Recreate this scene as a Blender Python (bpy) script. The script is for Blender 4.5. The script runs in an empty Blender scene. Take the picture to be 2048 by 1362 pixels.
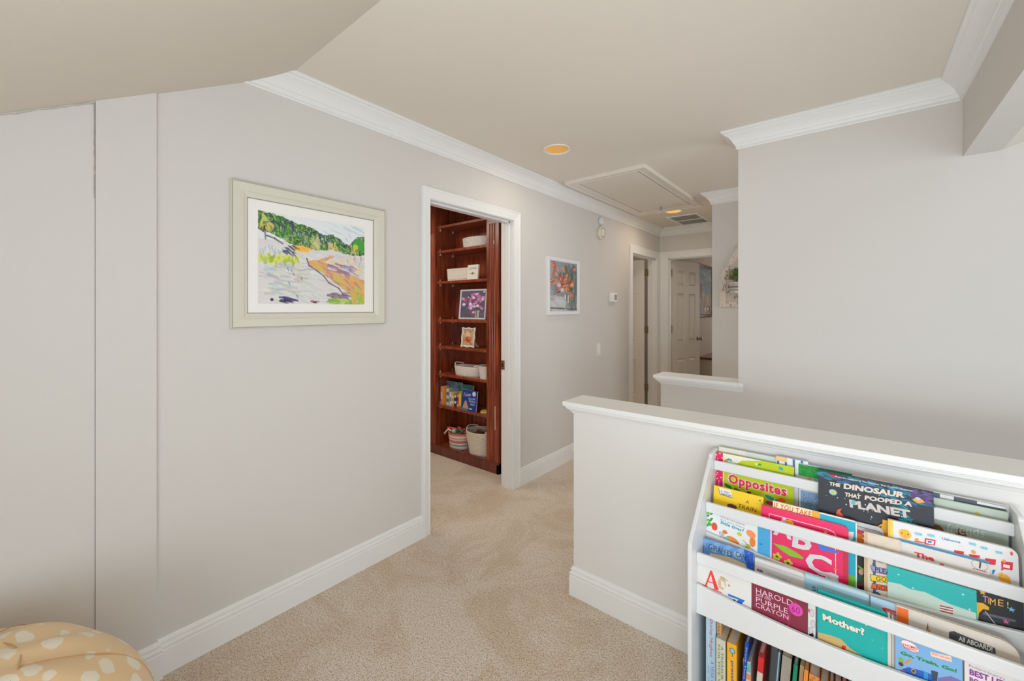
import bpy, bmesh, math, random
import numpy as np
from mathutils import Vector, Matrix
C = bpy.context.scene.collection
random.seed(7)

# ------------------------------------------------------------------ camera
FPX, HZ, CXP, CAMH, CAMX = 834.0, 619.0, 1024.0, 1.37, 2.013
TH = math.atan2(1710 - CXP, FPX)
cam_d = bpy.data.cameras.new('camera'); cam = bpy.data.objects.new('camera', cam_d); C.objects.link(cam)
cam.location = (CAMX, 0, CAMH); cam.rotation_euler = (math.pi/2, 0, TH)
cam_d.sensor_width = 36; cam_d.lens = FPX/2048*36; cam_d.shift_y = -(681 - HZ)/2048; cam_d.clip_start = 0.02
bpy.context.scene.camera = cam
# ------------------------------------------------------------------ world and view
w = bpy.data.worlds.new('world'); bpy.context.scene.world = w; w.use_nodes = True
w.node_tree.nodes['Background'].inputs[0].default_value = (0.8, 0.9, 1, 1)
w.node_tree.nodes['Background'].inputs[1].default_value = 1.0
vs = bpy.context.scene.view_settings
vs.view_transform = 'Standard'; vs.look = 'None'; vs.gamma = 1; vs.use_curve_mapping = False; vs.exposure = -0.09
bpy.context.scene.cycles.max_bounces = 10; bpy.context.scene.cycles.diffuse_bounces = 6
bpy.context.scene.cycles.sample_clamp_indirect = 6

def area(name, loc, rot, sx, sy, power, col=(1, 1, 1)):
    l = bpy.data.lights.new(name, 'AREA'); l.shape = 'RECTANGLE'; l.size = sx; l.size_y = sy; l.energy = power; l.color = col
    o = bpy.data.objects.new(name, l); o.location = loc; o.rotation_euler = rot; C.objects.link(o); return o
R90 = math.pi/2
area('daylight_back_window', (2.7, -1.12, 0.85), (R90, 0, 0), 2.8, 0.8, 34, (.80, .90, 1))
area('daylight_side_fill', (4.75, 0.5, 1.1), (R90, 0, R90), 2.8, 1.8, 36, (.80, .90, 1))  # added daylight fill from the right; a window on that side is invented
area('ceiling_fill', (2.1, -0.35, 1.0), (math.pi - .55, 0, 0), 0.6, 0.5, 20, (.86, .93, 1))  # added upward fill behind the camera to even out the ceiling
area('stairwell_light', (2.3, 2.33, -0.6), (math.pi, 0, 0), 1.6, 0.6, 8, (.9, .94, 1))
area('corridor_light', (3.4, 3.55, 1.5), (R90, 0, R90), 0.9, 1.2, 14, (.94, .96, 1))
area('hall_lamp_near', (.478, 2.337, 2.425), (0, 0, 0), .14, .14, 3, (1, .90, .78))
area('hall_lamp_far', (.49, 4.613, 2.425), (0, 0, 0), .14, .14, 4, (1, .84, .66))
area('study_fill', (-1.1, 1.5, 2.3), (0, 0, 0), 1.0, 1.0, 22, (1, .93, .84))  # fill added to brighten the bookcase room; no lamp is known there
area('bedroom_fill', (1.6, 9.3, 1.5), (-R90, 0, 0), 1.6, 1.2, 18, (1, .97, .94))  # extra light put into the end room; its wall holds no window
area('nursery_fill', (-2.4, 4.9, 1.5), (R90, 0, -R90), 0.9, 1.2, 14, (1, .95, .88))  # added to lift the dim side room, stands before a solid wall

# ------------------------------------------------------------------ back projection used to read real positions
Fv = np.array([-math.sin(TH), math.cos(TH), 0]); Rv = np.array([math.cos(TH), math.sin(TH), 0]); Uv = np.array([0, 0, 1.0])
Cv = np.array([CAMX, 0, CAMH])
def ray(u, v): return Fv + Rv*(u - CXP)/FPX + Uv*(-(v - HZ)/FPX)
def onX(u, v, x=0.0): d = ray(u, v); return Cv + d*(x - Cv[0])/d[0]
def onY(u, v, y): d = ray(u, v); return Cv + d*(y - Cv[1])/d[1]
def onZ(u, v, z): d = ray(u, v); return Cv + d*(z - Cv[2])/d[2]
def onP(u, v, O, N): d = ray(u, v); return Cv + d*(((O - Cv) @ N)/(d @ N))

# ------------------------------------------------------------------ materials
def s2l(c): return tuple((x/12.92 if x <= .04045 else ((x+.055)/1.055)**2.4) for x in c)
def rgb(r, g, b): return s2l((r/255, g/255, b/255))
def mat(name, col, rough=.6, metal=0, noise=0, nscale=8, bump=0, bscale=80, spec=.5, emit=None, es=0, coat=0):
    m = bpy.data.materials.new(name); m.use_nodes = True; nt = m.node_tree; b = nt.nodes['Principled BSDF']
    b.inputs['Base Color'].default_value = (*col, 1); b.inputs['Roughness'].default_value = rough; b.inputs['Metallic'].default_value = metal
    b.inputs['Specular IOR Level'].default_value = spec; b.inputs['Coat Weight'].default_value = coat
    tc = nt.nodes.new('ShaderNodeTexCoord')
    if noise:
        n = nt.nodes.new('ShaderNodeTexNoise'); n.inputs['Scale'].default_value = nscale; n.inputs['Detail'].default_value = 4
        nt.links.new(tc.outputs['Object'], n.inputs['Vector'])
        r = nt.nodes.new('ShaderNodeMapRange'); r.inputs[3].default_value = 1 - noise; r.inputs[4].default_value = 1 + noise
        nt.links.new(n.outputs['Fac'], r.inputs[0])
        x = nt.nodes.new('ShaderNodeVectorMath'); x.operation = 'SCALE'; x.inputs[0].default_value = col
        nt.links.new(r.outputs[0], x.inputs['Scale']); nt.links.new(x.outputs[0], b.inputs['Base Color'])
    if bump:
        n = nt.nodes.new('ShaderNodeTexNoise'); n.inputs['Scale'].default_value = bscale; n.inputs['Detail'].default_value = 3
        nt.links.new(tc.outputs['Object'], n.inputs['Vector'])
        bp = nt.nodes.new('ShaderNodeBump'); bp.inputs['Strength'].default_value = bump; bp.inputs['Distance'].default_value = .002
        nt.links.new(n.outputs['Fac'], bp.inputs['Height']); nt.links.new(bp.outputs[0], b.inputs['Normal'])
    if emit: b.inputs['Emission Color'].default_value = (*emit, 1); b.inputs['Emission Strength'].default_value = es
    return m
WALL = mat('wall_paint', rgb(213, 209, 204), .75, noise=.012, nscale=1.5, bump=.12, bscale=120, spec=.25)
HALFW = mat('half_wall_paint', rgb(222, 220, 216), .7, noise=.01, nscale=1.5, bump=.1, bscale=120, spec=.25)
CEIL = mat('ceiling_paint', rgb(224, 217, 206), .85, noise=.012, nscale=1.2, bump=.2, bscale=90, spec=.2)
TRIM = mat('white_trim_paint', rgb(232, 232, 230), .42, noise=.01, nscale=3)
WOODD = None
def wood(name, dark, light, sc=(14, 14, 1.2), rough=.28):
    m = bpy.data.materials.new(name); m.use_nodes = True; nt = m.node_tree; b = nt.nodes['Principled BSDF']
    tc = nt.nodes.new('ShaderNodeTexCoord'); mp = nt.nodes.new('ShaderNodeMapping'); mp.inputs['Scale'].default_value = sc
    n = nt.nodes.new('ShaderNodeTexNoise'); n.inputs['Scale'].default_value = 3; n.inputs['Detail'].default_value = 6; n.inputs['Distortion'].default_value = .6
    r = nt.nodes.new('ShaderNodeValToRGB'); r.color_ramp.elements[0].color = (*dark, 1); r.color_ramp.elements[1].color = (*light, 1)
    r.color_ramp.elements[0].position = .3; r.color_ramp.elements[1].position = .72
    L = nt.links.new; L(tc.outputs['Object'], mp.inputs[0]); L(mp.outputs[0], n.inputs['Vector']); L(n.outputs['Fac'], r.inputs[0]); L(r.outputs[0], b.inputs['Base Color'])
    b.inputs['Roughness'].default_value = rough; b.inputs['Coat Weight'].default_value = .25; b.inputs['Coat Roughness'].default_value = .2
    return m
CHERRY = wood('cherry_wood', rgb(104, 42, 24), rgb(172, 84, 50))
DCHERRY = wood('dark_cherry_wood', rgb(84, 38, 26), rgb(124, 62, 42))
def carpet_mat():
    m = bpy.data.materials.new('beige_carpet'); m.use_nodes = True; nt = m.node_tree; b = nt.nodes['Principled BSDF']; L = nt.links.new
    tc = nt.nodes.new('ShaderNodeTexCoord')
    def noise(s, d=2, ds=0):
        n = nt.nodes.new('ShaderNodeTexNoise'); n.inputs['Scale'].default_value = s; n.inputs['Detail'].default_value = d; n.inputs['Roughness'].default_value = .7; n.inputs['Distortion'].default_value = ds
        L(tc.outputs['Object'], n.inputs['Vector']); return n
    fine = noise(200, 5); big = noise(2.6, 5, 1.2); mid = noise(95, 3)
    r = nt.nodes.new('ShaderNodeValToRGB'); e = r.color_ramp.elements
    e[0].position = .40; e[0].color = (*rgb(168, 134, 104), 1); e[1].position = .61; e[1].color = (*rgb(255, 249, 238), 1)
    k = e.new(.5); k.color = (*rgb(250, 233, 212), 1)
    mm = nt.nodes.new('ShaderNodeMix'); mm.data_type = 'FLOAT'; mm.inputs[0].default_value = .22
    L(fine.outputs['Fac'], mm.inputs[2]); L(mid.outputs['Fac'], mm.inputs[3]); L(mm.outputs[0], r.inputs[0])
    r2 = nt.nodes.new('ShaderNodeValToRGB'); e = r2.color_ramp.elements
    e[0].position = .40; e[0].color = (.87, .80, .71, 1); e[1].position = .56; e[1].color = (1, 1, 1, 1)
    L(big.outputs['Fac'], r2.inputs[0])
    mx = nt.nodes.new('ShaderNodeMix'); mx.data_type = 'RGBA'; mx.blend_type = 'MULTIPLY'; mx.inputs[0].default_value = .85
    L(r.outputs[0], mx.inputs[6]); L(r2.outputs[0], mx.inputs[7]); L(mx.outputs[2], b.inputs['Base Color'])
    ad = nt.nodes.new('ShaderNodeMath'); ad.operation = 'ADD'; L(fine.outputs['Fac'], ad.inputs[0]); L(mid.outputs['Fac'], ad.inputs[1])
    bp = nt.nodes.new('ShaderNodeBump'); bp.inputs['Strength'].default_value = .8; bp.inputs['Distance'].default_value = .01
    L(ad.outputs[0], bp.inputs['Height']); L(bp.outputs[0], b.inputs['Normal'])
    b.inputs['Roughness'].default_value = 1; b.inputs['Specular IOR Level'].default_value = .1; b.inputs['Sheen Weight'].default_value = .2
    return m
CARPET = carpet_mat()
RACKW = mat('white_lacquer', rgb(220, 221, 221), .35, noise=.006, nscale=4)
def attr_mat(name, rough=.5, coat=0):
    m = bpy.data.materials.new(name); m.use_nodes = True; nt = m.node_tree; b = nt.nodes['Principled BSDF']
    a = nt.nodes.new('ShaderNodeVertexColor'); a.layer_name = 'Col'; nt.links.new(a.outputs[0], b.inputs['Base Color'])
    b.inputs['Roughness'].default_value = rough; b.inputs['Coat Weight'].default_value = coat; return m
PRINT = attr_mat('printed_cover', .55, 0); PAINTM = attr_mat('painted_canvas', .6)
PAGES = mat('paper_pages', rgb(226, 218, 202), .8, noise=.08, nscale=90)
PAPER = mat('white_paper', rgb(240, 238, 233), .8)
BRASS = mat('aged_brass', rgb(140, 124, 94), .42, .6, noise=.1, nscale=30)
STEEL = mat('satin_nickel', rgb(150, 140, 130), .3, .9)
DARK = mat('dark_gap', (.02, .018, .016), .9)
PLASTW = mat('white_plastic', rgb(235, 233, 226), .4)
PLASTC = mat('cream_plastic', rgb(222, 214, 196), .45)
mcache = {}
def cm(c, rough=.5, noise=.03):
    k = (tuple(c), rough)
    if k not in mcache: mcache[k] = mat('cloth_bound_%d' % len(mcache), rgb(*c), rough, noise=noise, nscale=40)
    return mcache[k]

# ------------------------------------------------------------------ mesh builder
class MB:
    def __init__(s): s.v = []; s.f = []; s.smooth = False; s.sf = set()
    def add(s, vs_, fs, sm=False):
        n = len(s.v); s.v += [tuple(map(float, p)) for p in vs_]
        for f in fs:
            if sm: s.sf.add(len(s.f))
            s.f.append(tuple(i + n for i in f))
        return s
    def box(s, x0, x1, y0, y1, z0, z1):
        p = [(x, y, z) for z in (z0, z1) for y in (y0, y1) for x in (x0, x1)]
        return s.add(p, [(0, 2, 3, 1), (4, 5, 7, 6), (0, 1, 5, 4), (2, 6, 7, 3), (0, 4, 6, 2), (1, 3, 7, 5)])
    def prism(s, poly, axis, a, b):     # poly in the two other axes, ordered (next axes cyclic)
        n = len(poly)
        def P(p, h):
            return {'x': (h, p[0], p[1]), 'y': (p[0], h, p[1]), 'z': (p[0], p[1], h)}[axis]
        vs_ = [P(p, a) for p in poly] + [P(p, b) for p in poly]
        fs = [tuple(range(n)), tuple(range(2*n - 1, n - 1, -1))] + [(i, i + n, (i+1) % n + n, (i+1) % n) for i in range(n)]
        return s.add(vs_, fs)
    def lathe(s, prof, n=32, c=(0, 0, 0), sx=1, sy=1, cap=True, M=None, sm=True):
        vs_ = []
        for r, z in prof:
            for i in range(n):
                a = 2*math.pi*i/n; p = Vector((r*math.cos(a)*sx, r*math.sin(a)*sy, z))
                if M: p = M @ p
                vs_.append((p.x + c[0], p.y + c[1], p.z + c[2]))
        m = len(prof)
        fs = [(j*n + i, j*n + (i+1) % n, (j+1)*n + (i+1) % n, (j+1)*n + i) for j in range(m-1) for i in range(n)]
        s.add(vs_, fs, sm)
        if cap:
            k = len(s.v) - m*n; s.f.append(tuple(k + i for i in range(n-1, -1, -1))); s.f.append(tuple(k + (m-1)*n + i for i in range(n)))
        return s
    def tube(s, pts, r, n=8, sm=True, closed=False):
        pts = [Vector(p) for p in pts]; m = len(pts); vs_ = []
        rr = r if isinstance(r, (list, tuple)) else [r]*m
        up = Vector((.13, .31, .94))
        for i, p in enumerate(pts):
            t = (pts[(i+1) % m] - pts[i-1]) if closed else (pts[min(i+1, m-1)] - pts[max(i-1, 0)])
            t.normalize(); a = t.cross(up)
            if a.length < 1e-3: a = t.cross(Vector((1, 0, 0)))
            a.normalize(); b = t.cross(a)
            for k in range(n):
                q = p + (a*math.cos(2*math.pi*k/n) + b*math.sin(2*math.pi*k/n))*rr[i]; vs_.append(q)
        R_ = m if closed else m - 1
        fs = [(j*n + k, j*n + (k+1) % n, ((j+1) % m)*n + (k+1) % n, ((j+1) % m)*n + k) for j in range(R_) for k in range(n)]
        s.add(vs_, fs, sm)
        if not closed:
            k = len(s.v) - m*n; s.f.append(tuple(k + i for i in range(n-1, -1, -1))); s.f.append(tuple(k + (m-1)*n + i for i in range(n)))
        return s
    def sweep(s, path, prof, side=1, closed=False):
        """profile (out, z) swept along a 2D path; 'out' goes to the right of travel when side=1"""
        P_ = [Vector((p[0], p[1])) for p in path]; m = len(P_); n = len(prof); vs_ = []
        for i in range(m):
            ds = []
            if i > 0 or closed: ds.append((P_[i] - P_[i-1]).normalized())
            if i < m-1 or closed: ds.append((P_[(i+1) % m] - P_[i]).normalized())
            ns = [Vector((d.y, -d.x))*side for d in ds]
            if len(ns) == 2:
                b = (ns[0] + ns[1]); b = b/(b.dot(ns[0]))
            else: b = ns[0]
            for o, z in prof: vs_.append((P_[i].x + b.x*o, P_[i].y + b.y*o, z))
        R_ = m if closed else m-1
        fs = [(j*n + k, j*n + (k+1) % n, ((j+1) % m)*n + (k+1) % n, ((j+1) % m)*n + k) for j in range(R_) for k in range(n)]
        if not closed: fs += [tuple(range(n-1, -1, -1)), tuple((m-1)*n + k for k in range(n))]
        return s.add(vs_, fs)
    def mesh(s, name):
        me = bpy.data.meshes.new(name); me.from_pydata(s.v, [], s.f)
        for i in s.sf: me.polygons[i].use_smooth = True
        bm = bmesh.new(); bm.from_mesh(me); bmesh.ops.recalc_face_normals(bm, faces=bm.faces); bm.to_mesh(me); bm.free()
        return me
    def build(s, name, m, parent=None, bevel=0, seg=2):
        me = s.mesh(name); me.materials.append(m)
        o = bpy.data.objects.new(name, me); C.objects.link(o)
        if parent: o.parent = parent
        if bevel:
            b = o.modifiers.new('bevel', 'BEVEL'); b.width = bevel; b.segments = seg; b.limit_method = 'ANGLE'; b.angle_limit = math.radians(40)
        return o
def thing(name, label, cat, loc=(0, 0, 0), group=None, kind=None):
    o = bpy.data.objects.new(name, None); C.objects.link(o); o.location = loc; o.empty_display_size = .05
    if label: o['label'] = label
    if cat: o['category'] = cat
    if group: o['group'] = group
    if kind: o['kind'] = kind
    return o
def under(par, obs):               # parts were modelled in world space: keep them there
    M = par.matrix_basis.inverted()
    for o in obs:
        o.parent = par; o.matrix_parent_inverse = M
def tag(o, label, cat, group=None):
    o['label'] = label; o['category'] = cat
    if group: o['group'] = group
    return o
def struct(o): o['kind'] = 'structure'; return o

# ------------------------------------------------------------------ setting
CZ = 2.44
D1 = (1.65, 2.46, 2.048); D2 = (4.655, 5.43, 2.035); YE = 5.545; XN = .995; YN = 4.14; YR = 2.815; XR = 1.468; YH = 1.738
m = MB()
m.box(-2.6, 5, -1.25, 1.80, -.2, 0); m.box(-2.6, XN-.02, 1.80, 9.6, -.2, 0); m.box(XN-.02, 5, 2.88, 9.6, -.2, 0)
struct(m.build('floor', CARPET))
m = MB()
T = .115
m.box(-T, 0, -1.25, D1[0], 0, 2.6); m.box(-T, 0, D1[0], D1[1], D1[2], 2.6); m.box(-T, 0, D1[1], D2[0], 0, 2.6)
m.box(-T, 0, D2[0], D2[1], D2[2], 2.6); m.box(-T, 0, D2[1], YE + T, 0, 2.6)
wl = struct(m.build('wall_left', WALL))
# two wall panels near the camera: a proud strip and the panel beside it, edges caulked
m = MB(); m.box(0.0, .014, .196, .357, .0, 2.2)
o = m.build('wall_panel', WALL); under(wl, [o]); strip = o
m = MB(); m.box(0.0, .010, -1.2, .1945, 0, 2.15)
o = m.build('wall_panel', WALL); under(wl, [o])
m = MB()
pts = [(.0115, .193 + random.uniform(-.0012, .0012), 2.075 - i*.012) for i in range(28)]
m.tube(pts, [random.uniform(.0006, .0022) for _ in pts], 5)
pts = [(.012, .19 - i*.012, 1.966 + .57*(.20 - i*.012) - .008 + random.uniform(-.002, .002)) for i in range(34)]
m.tube(pts, [random.uniform(.0008, .0028) for _ in pts], 5)
o = m.build('caulk_seam', mat('old_caulk', rgb(196, 188, 176), .9, noise=.35, nscale=60)); under(wl, [o])
# end wall with doorway
E0, E1 = .118, .83
m = MB(); m.box(-T, E0, YE, YE+T, 0, 2.6); m.box(E0, E1, YE, YE+T, 2.04, 2.6); m.box(E1, XN+.3, YE, YE+T, 0, 2.6)
struct(m.build('wall_end', WALL))
m = MB(); m.box(XN, XN+T, YN, YE, 0, 2.6); m.box(XN+T, 4.2, YN, YN+T, 0, 2.6)
struct(m.build('wall_corridor', WALL))
m = MB(); m.box(XR, 5, YR, YR+T, -2.4, 3.4); m.box(1.0, XR, YR, YR+T, -2.4, .90)
struct(m.build('wall_right', WALL))
m = MB(); m.box(.968, 5, YH, 1.852, -2.4, .905)
struct(m.build('wall_half', HALFW))
m = MB(); m.box(.968, 1.0, 1.852, YR, -2.4, -.2); m.box(.9, 5, 1.8, 2.9, -2.5, -2.4)
struct(m.build('wall_stairwell', WALL))
# knee wall and far side walls behind the camera
m = MB(); m.box(-.1, 5, -1.25, -1.2, 0, 3.4)
struct(m.build('wall_back', WALL))
m = MB(); m.box(5, 5.1, -1.25, -.8, 0, 3.4); m.box(5, 5.1, 2.0, 2.9, -2.4, 3.4); m.box(5, 5.1, -.8, 2.0, 0, .5); m.box(5, 5.1, -.8, 2.0, 2.2, 3.4)
struct(m.build('wall_side', WALL))
# ceilings
m = MB(); m.box(-2.6, 2.42, .826, 2.82, CZ, 2.6); m.box(-2.6, 4.5, 2.82, 9.6, CZ, 2.6)
struct(m.build('ceiling', CEIL))
m = MB()
def sl(y): return CZ - .57*(.826 - y)
m.prism([(-1.25, sl(-1.25)), (.826, CZ), (.826, 2.6), (-1.25, sl(-1.25)+.25)], 'x', -.12, 2.45)
struct(m.build('ceiling_sloped', CEIL))
m = MB(); m.box(2.398, 2.516, -1.2, YR, 2.078, 2.62)
struct(m.build('ceiling_beam', WALL))
m = MB(); m.prism([(2.516, 2.078), (5.1, 2.078+.36*2.584), (5.1, 3.2), (2.516, 2.3)], 'y', -1.25, YR)
struct(m.build('ceiling_vault', CEIL))
# rooms seen through the doorways
m = MB(); m.box(-2.6, -2.5, -.2, 4.1, 0, 2.5); m.box(-2.5, -T, .6, .7, 0, 2.5); m.box(-2.5, -T, 2.905, 3.02, 0, 2.5)
struct(m.build('wall_study', mat('study_wall_paint', rgb(150, 120, 100), .8)))
m = MB(); m.box(-2.6, -2.5, 4.1, 9.5, 0, 2.5); m.box(-2.5, -T, 5.66, 5.76, 0, 2.5); m.box(-2.5, -T, 4.0, 4.1, 0, 2.5)
m.box(-.1, 0.0, YE+T, 9.5, 0, 2.5); m.box(-.1, 3, 9.5, 9.6, 0, 2.5); m.box(2.9, 3.0, YE+T, 9.5, 0, 2.5); m.box(XN+.3, 3, YE, YE+T, 0, 2.5)
struct(m.build('wall_bedroom', mat('bedroom_wall_paint', rgb(196, 186, 174), .8)))

# mouldings
crown = [(0, CZ-.104), (.009, CZ-.104), (.012, CZ-.098), (.009, CZ-.090), (.013, CZ-.086), (.016, CZ-.078), (.017, CZ-.074), (.022, CZ-.072),
         (.026, CZ-.062), (.033, CZ-.050), (.043, CZ-.038), (.054, CZ-.029), (.062, CZ-.024), (.066, CZ-.019), (.070, CZ-.016), (.078, CZ-.014), (.080, CZ-.010), (.080, CZ), (0, CZ)]
m = MB(); m.sweep([(0, .62), (0, YE), (XN, YE), (XN, YN), (4, YN)], crown, 1)
struct(m.build('trim_1', TRIM))
m = MB(); m.sweep([(2.398, -.2), (2.398, YR), (XR, YR), (XR, YR+T), (4.2, YR+T)], crown, -1)
struct(m.build('trim_2', TRIM))
base = [(0, 0), (.016, 0), (.016, .092), (.0135, .096), (.0135, .099), (.0155, .103), (.0155, .108), (.0125, .112), (.0085, .115), (.0085, .119), (.011, .122), (.010, .127), (.006, .132), (.004, .138), (0, .138)]
m = MB(); m.sweep([(.010, -1.2), (.010, .1955), (.014, .1955), (.014, .357), (0, .357), (0, 1.587)], base, 1)
struct(m.build('baseboard_left', TRIM))
m = MB(); m.sweep([(0, 2.533), (0, 4.59)], base, 1)
bl = struct(m.build('baseboard_hall', TRIM))
m = MB(); m.box(.0, .0172, 2.86, 2.8625, 0, .139)
o = m.build('joint', PAPER); under(bl, [o])
m = MB(); m.sweep([(5, YH), (.968, YH), (.968, 1.852)], base, -1)
struct(m.build('baseboard_half_wall', TRIM))
m = MB(); m.sweep([(1.0, YR), (1.0, YR+T), (4, YR+T)], base, -1)
struct(m.build('baseboard_stair', TRIM))
# caps on the half walls
mold = [(0, .872), (.004, .872), (.006, .877), (.010, .880), (.014, .886), (.020, .892), (.026, .896), (.027, .902), (.031, .904), (.031, .909), (0, .909)]
def cap(name, x0, x1, y0, y1, ov, path, side):
    m = MB(); m.box(x0 - ov, x1, y0 - ov, y1 + ov, .909, .930)
    o = struct(m.build(name, TRIM, bevel=.003))
    m = MB(); m.sweep(path, mold, side); q = m.build('cove_moulding', TRIM); under(o, [q])
cap('trim_3', .968, 5, YH, 1.852, .040, [(5, YH), (.968, YH), (.968, 1.852), (5, 1.852)], -1)
m = MB(); m.box(1.0-.040, XR, YR-.036, YR+T+.036, .909, .930); m.box(XR, 1.497, YR-.036, YR, .909, .930)
o4 = struct(m.build('trim_4', TRIM, bevel=.002))
m = MB(); m.sweep([(1.495, YR), (1.0, YR), (1.0, YR+T), (XR, YR+T)], mold, -1); q = m.build('cove_moulding', TRIM); under(o4, [q])

# door casings and jambs -------------------------------------------------
def cas_prof(w_):   # (across from the opening outwards, proud)
    return [(0, 0), (0, .011), (w_*.12, .013), (w_*.16, .010), (w_*.22, .010), (w_*.5, .014), (w_*.72, .017), (w_*.78, .014), (w_*.84, .017), (w_*.93, .019), (w_, .017), (w_, 0)]
def casing(name, a0, a1, zt, w0, w1, wt, tr, parent=None):
    """frame around an opening a0..a1 (along the wall), tr(a, proud, z) -> world"""
    m = MB(); pr = cas_prof(1.0); n = len(pr); vs_ = []
    for (oa, oz, sa, sz) in ((a0, 0, -w0, 0), (a0, zt, -w0, wt), (a1, zt, w1, wt), (a1, 0, w1, 0)):
        for t, p in pr: vs_.append(tr(oa + sa*t, p, oz + sz*t))
    fs = [(j*n+k, j*n+(k+1) % n, (j+1)*n+(k+1) % n, (j+1)*n+k) for j in range(3) for k in range(n)] + [tuple(range(n)), tuple(3*n+k for k in range(n))]
    m.add(vs_, fs); o = m.build(name, TRIM)
    if parent: under(parent, [o])
    return o
def doorframe(idx, a0, a1, zt, w0, w1, wt, tr, depth, stop=.55):
    th = thing('door_%d' % idx, None, None, kind='structure')
    casing('casing', a0, a1, zt, w0, w1, wt, tr, th)
    j = .018; parts = []
    m = MB()
    def bx(A0, A1, P0, P1, Z0, Z1):
        ps = [tr(a, p, z) for z in (Z0, Z1) for p in (P0, P1) for a in (A0, A1)]
        m.add(ps, [(0, 2, 3, 1), (4, 5, 7, 6), (0, 1, 5, 4), (2, 6, 7, 3), (0, 4, 6, 2), (1, 3, 7, 5)])
    bx(a0 - .001, a0 + .004, -depth, .004, 0, zt); bx(a1 - .004, a1 + .001, -depth, .004, 0, zt); bx(a0, a1, -depth, .004, zt - .004, zt + .001)
    s0, s1 = -depth*(stop-.16), -depth*(stop+.16)
    bx(a0, a0 + .015, s1, s0, 0, zt); bx(a1 - .015, a1, s1, s0, 0, zt); bx(a0, a1, s1, s0, zt - .015, zt)
    parts.append(m.build('jamb', TRIM)); under(th, parts); return th
trL = lambda a, p, z: (p, a, z)
trE = lambda a, p, z: (a, YE - p, z)
d1 = doorframe(1, D1[0], D1[1], D1[2], .063, .073, .068, trL, T, .42)
d2 = doorframe(2, D2[0], D2[1], D2[2], .085, .095, .088, trL, T, .35)
d3 = doorframe(3, E0, E1, 2.04, .105, .09, .09, trE, T, .35)
# strike plate on the first jamb
zs = onY(1005, 730, 2.452)[2]
m = MB(); m.box(-.112, -.082, 2.4525, 2.4555, zs-.035, zs+.035); o = m.build('strike_plate', BRASS); under(d1, [o])
m = MB(); m.box(-.106, -.094, 2.4505, 2.4530, zs-.014, zs+.014); o = m.build('latch_hole', DARK); under(d1, [o])
# six-panel door leaves
def leaf(idx, hinge, ang, wdt, hgt, matl, par):
    th = bpy.data.objects.new('door_leaf', None); C.objects.link(th); th.location = hinge; th.rotation_euler = (0, 0, ang); th.parent = par
    m = MB(); t = .035
    st = .105; mid = .10; pw = (wdt - 2*st - mid)/2
    rows = [(.22, .22+.48), (.93, .93+.66), (1.70, 1.90)]
    if hgt < 2: pass
    xs = [0, st, st+pw, st+pw+mid, wdt-st, wdt]
    # stiles and rails
    m.box(0, st, 0, t, .012, hgt); m.box(wdt-st, wdt, 0, t, .012, hgt); m.box(xs[2], xs[3], 0, t, .012, hgt)
    zz = [.012] + [z for r in rows for z in r] + [hgt]
    for i in range(0, len(zz), 2):
        for a, b in ((xs[1], xs[2]), (xs[3], xs[4])): m.box(a, b, 0, t, zz[i], zz[i+1])
    slab = m.build('door_slab', matl, th)
    for z0, z1 in rows:
        for a, b in ((xs[1], xs[2]), (xs[3], xs[4])):
            m = MB()
            for f_, s_ in ((0, 1), (t, -1)):
                q = .028
                ring = [(a, z0, .0), (b, z0, .0), (b, z1, 0), (a, z1, 0)]
                r1 = [(a+.012, z0+.012), (b-.012, z0+.012), (b-.012, z1-.012), (a+.012, z1-.012)]
                r2 = [(a+q+.012, z0+q+.012), (b-q-.012, z0+q+.012), (b-q-.012, z1-q-.012), (a+q+.012, z1-q-.012)]
                vs_ = [(x, f_, z) for x, z, _ in ring] + [(x, f_+s_*.014, z) for x, z in r1] + [(x, f_+s_*.002, z) for x, z in r2]
                fs = [(i, (i+1) % 4, 4+(i+1) % 4, 4+i) for i in range(4)] + [(4+i, 4+(i+1) % 4, 8+(i+1) % 4, 8+i) for i in range(4)] + [(8, 9, 10, 11)]
                m.add(vs_, fs)
            m.build('raised_panel', matl, th)
    return th
DOORP = mat('door_paint', rgb(226, 220, 210), .45, noise=.01, nscale=3)
def hinge_leafs(par, pts):
    for p, sx in pts:
        m = MB(); m.box(p[0]-sx[0], p[0]+sx[0], p[1]-sx[1], p[1]+sx[1], p[2]-.045, p[2]+.045)
        m.tube([(p[0]+sx[2], p[1]+sx[3], p[2]-.047), (p[0]+sx[2], p[1]+sx[3], p[2]+.047)], .006, 8)
        under(par, [m.build('hinge', BRASS)])
l2 = leaf(2, (-.150, 5.418, 0), math.pi + .03, .74, 2.03, DOORP, d2)
l3 = leaf(3, (.137, 5.665, 0), math.atan2(.69, .15), .705, 2.03, DOORP, d3)
hinge_leafs(d2, [((-.128, 5.412, z), (.024, .004, .0, -.004)) for z in (1.858, 1.10, .338)])
hinge_leafs(d3, [((.128, 5.652, z), (.004, .018, -.003, -.012)) for z in (1.858, 1.11, .34)])
# knob of the end door
kp = Vector((.137, 5.665, 0)) + Vector((.15, .69, 0)).normalized()*.64
nd = Vector((.69, -.15, 0)).normalized()
Mz = Vector((0, 0, 1)).rotation_difference(nd).to_matrix()
m = MB(); m.lathe([(.028, 0), (.028, .006), (.011, .01), (.010, .03), (.020, .036), (.027, .048), (.026, .060), (.016, .068), (.002, .070)], 20, (kp.x, kp.y, .955), M=Mz)
Mz2 = Vector((0, 0, 1)).rotation_difference(-nd).to_matrix(); k2 = kp - nd*.035
m.lathe([(.028, 0), (.028, .006), (.011, .01), (.010, .03), (.020, .036), (.027, .048), (.026, .060), (.016, .068), (.002, .070)], 20, (k2.x, k2.y, .955), M=Mz2)
under(d3, [m.build('door_knob', STEEL)])

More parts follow.
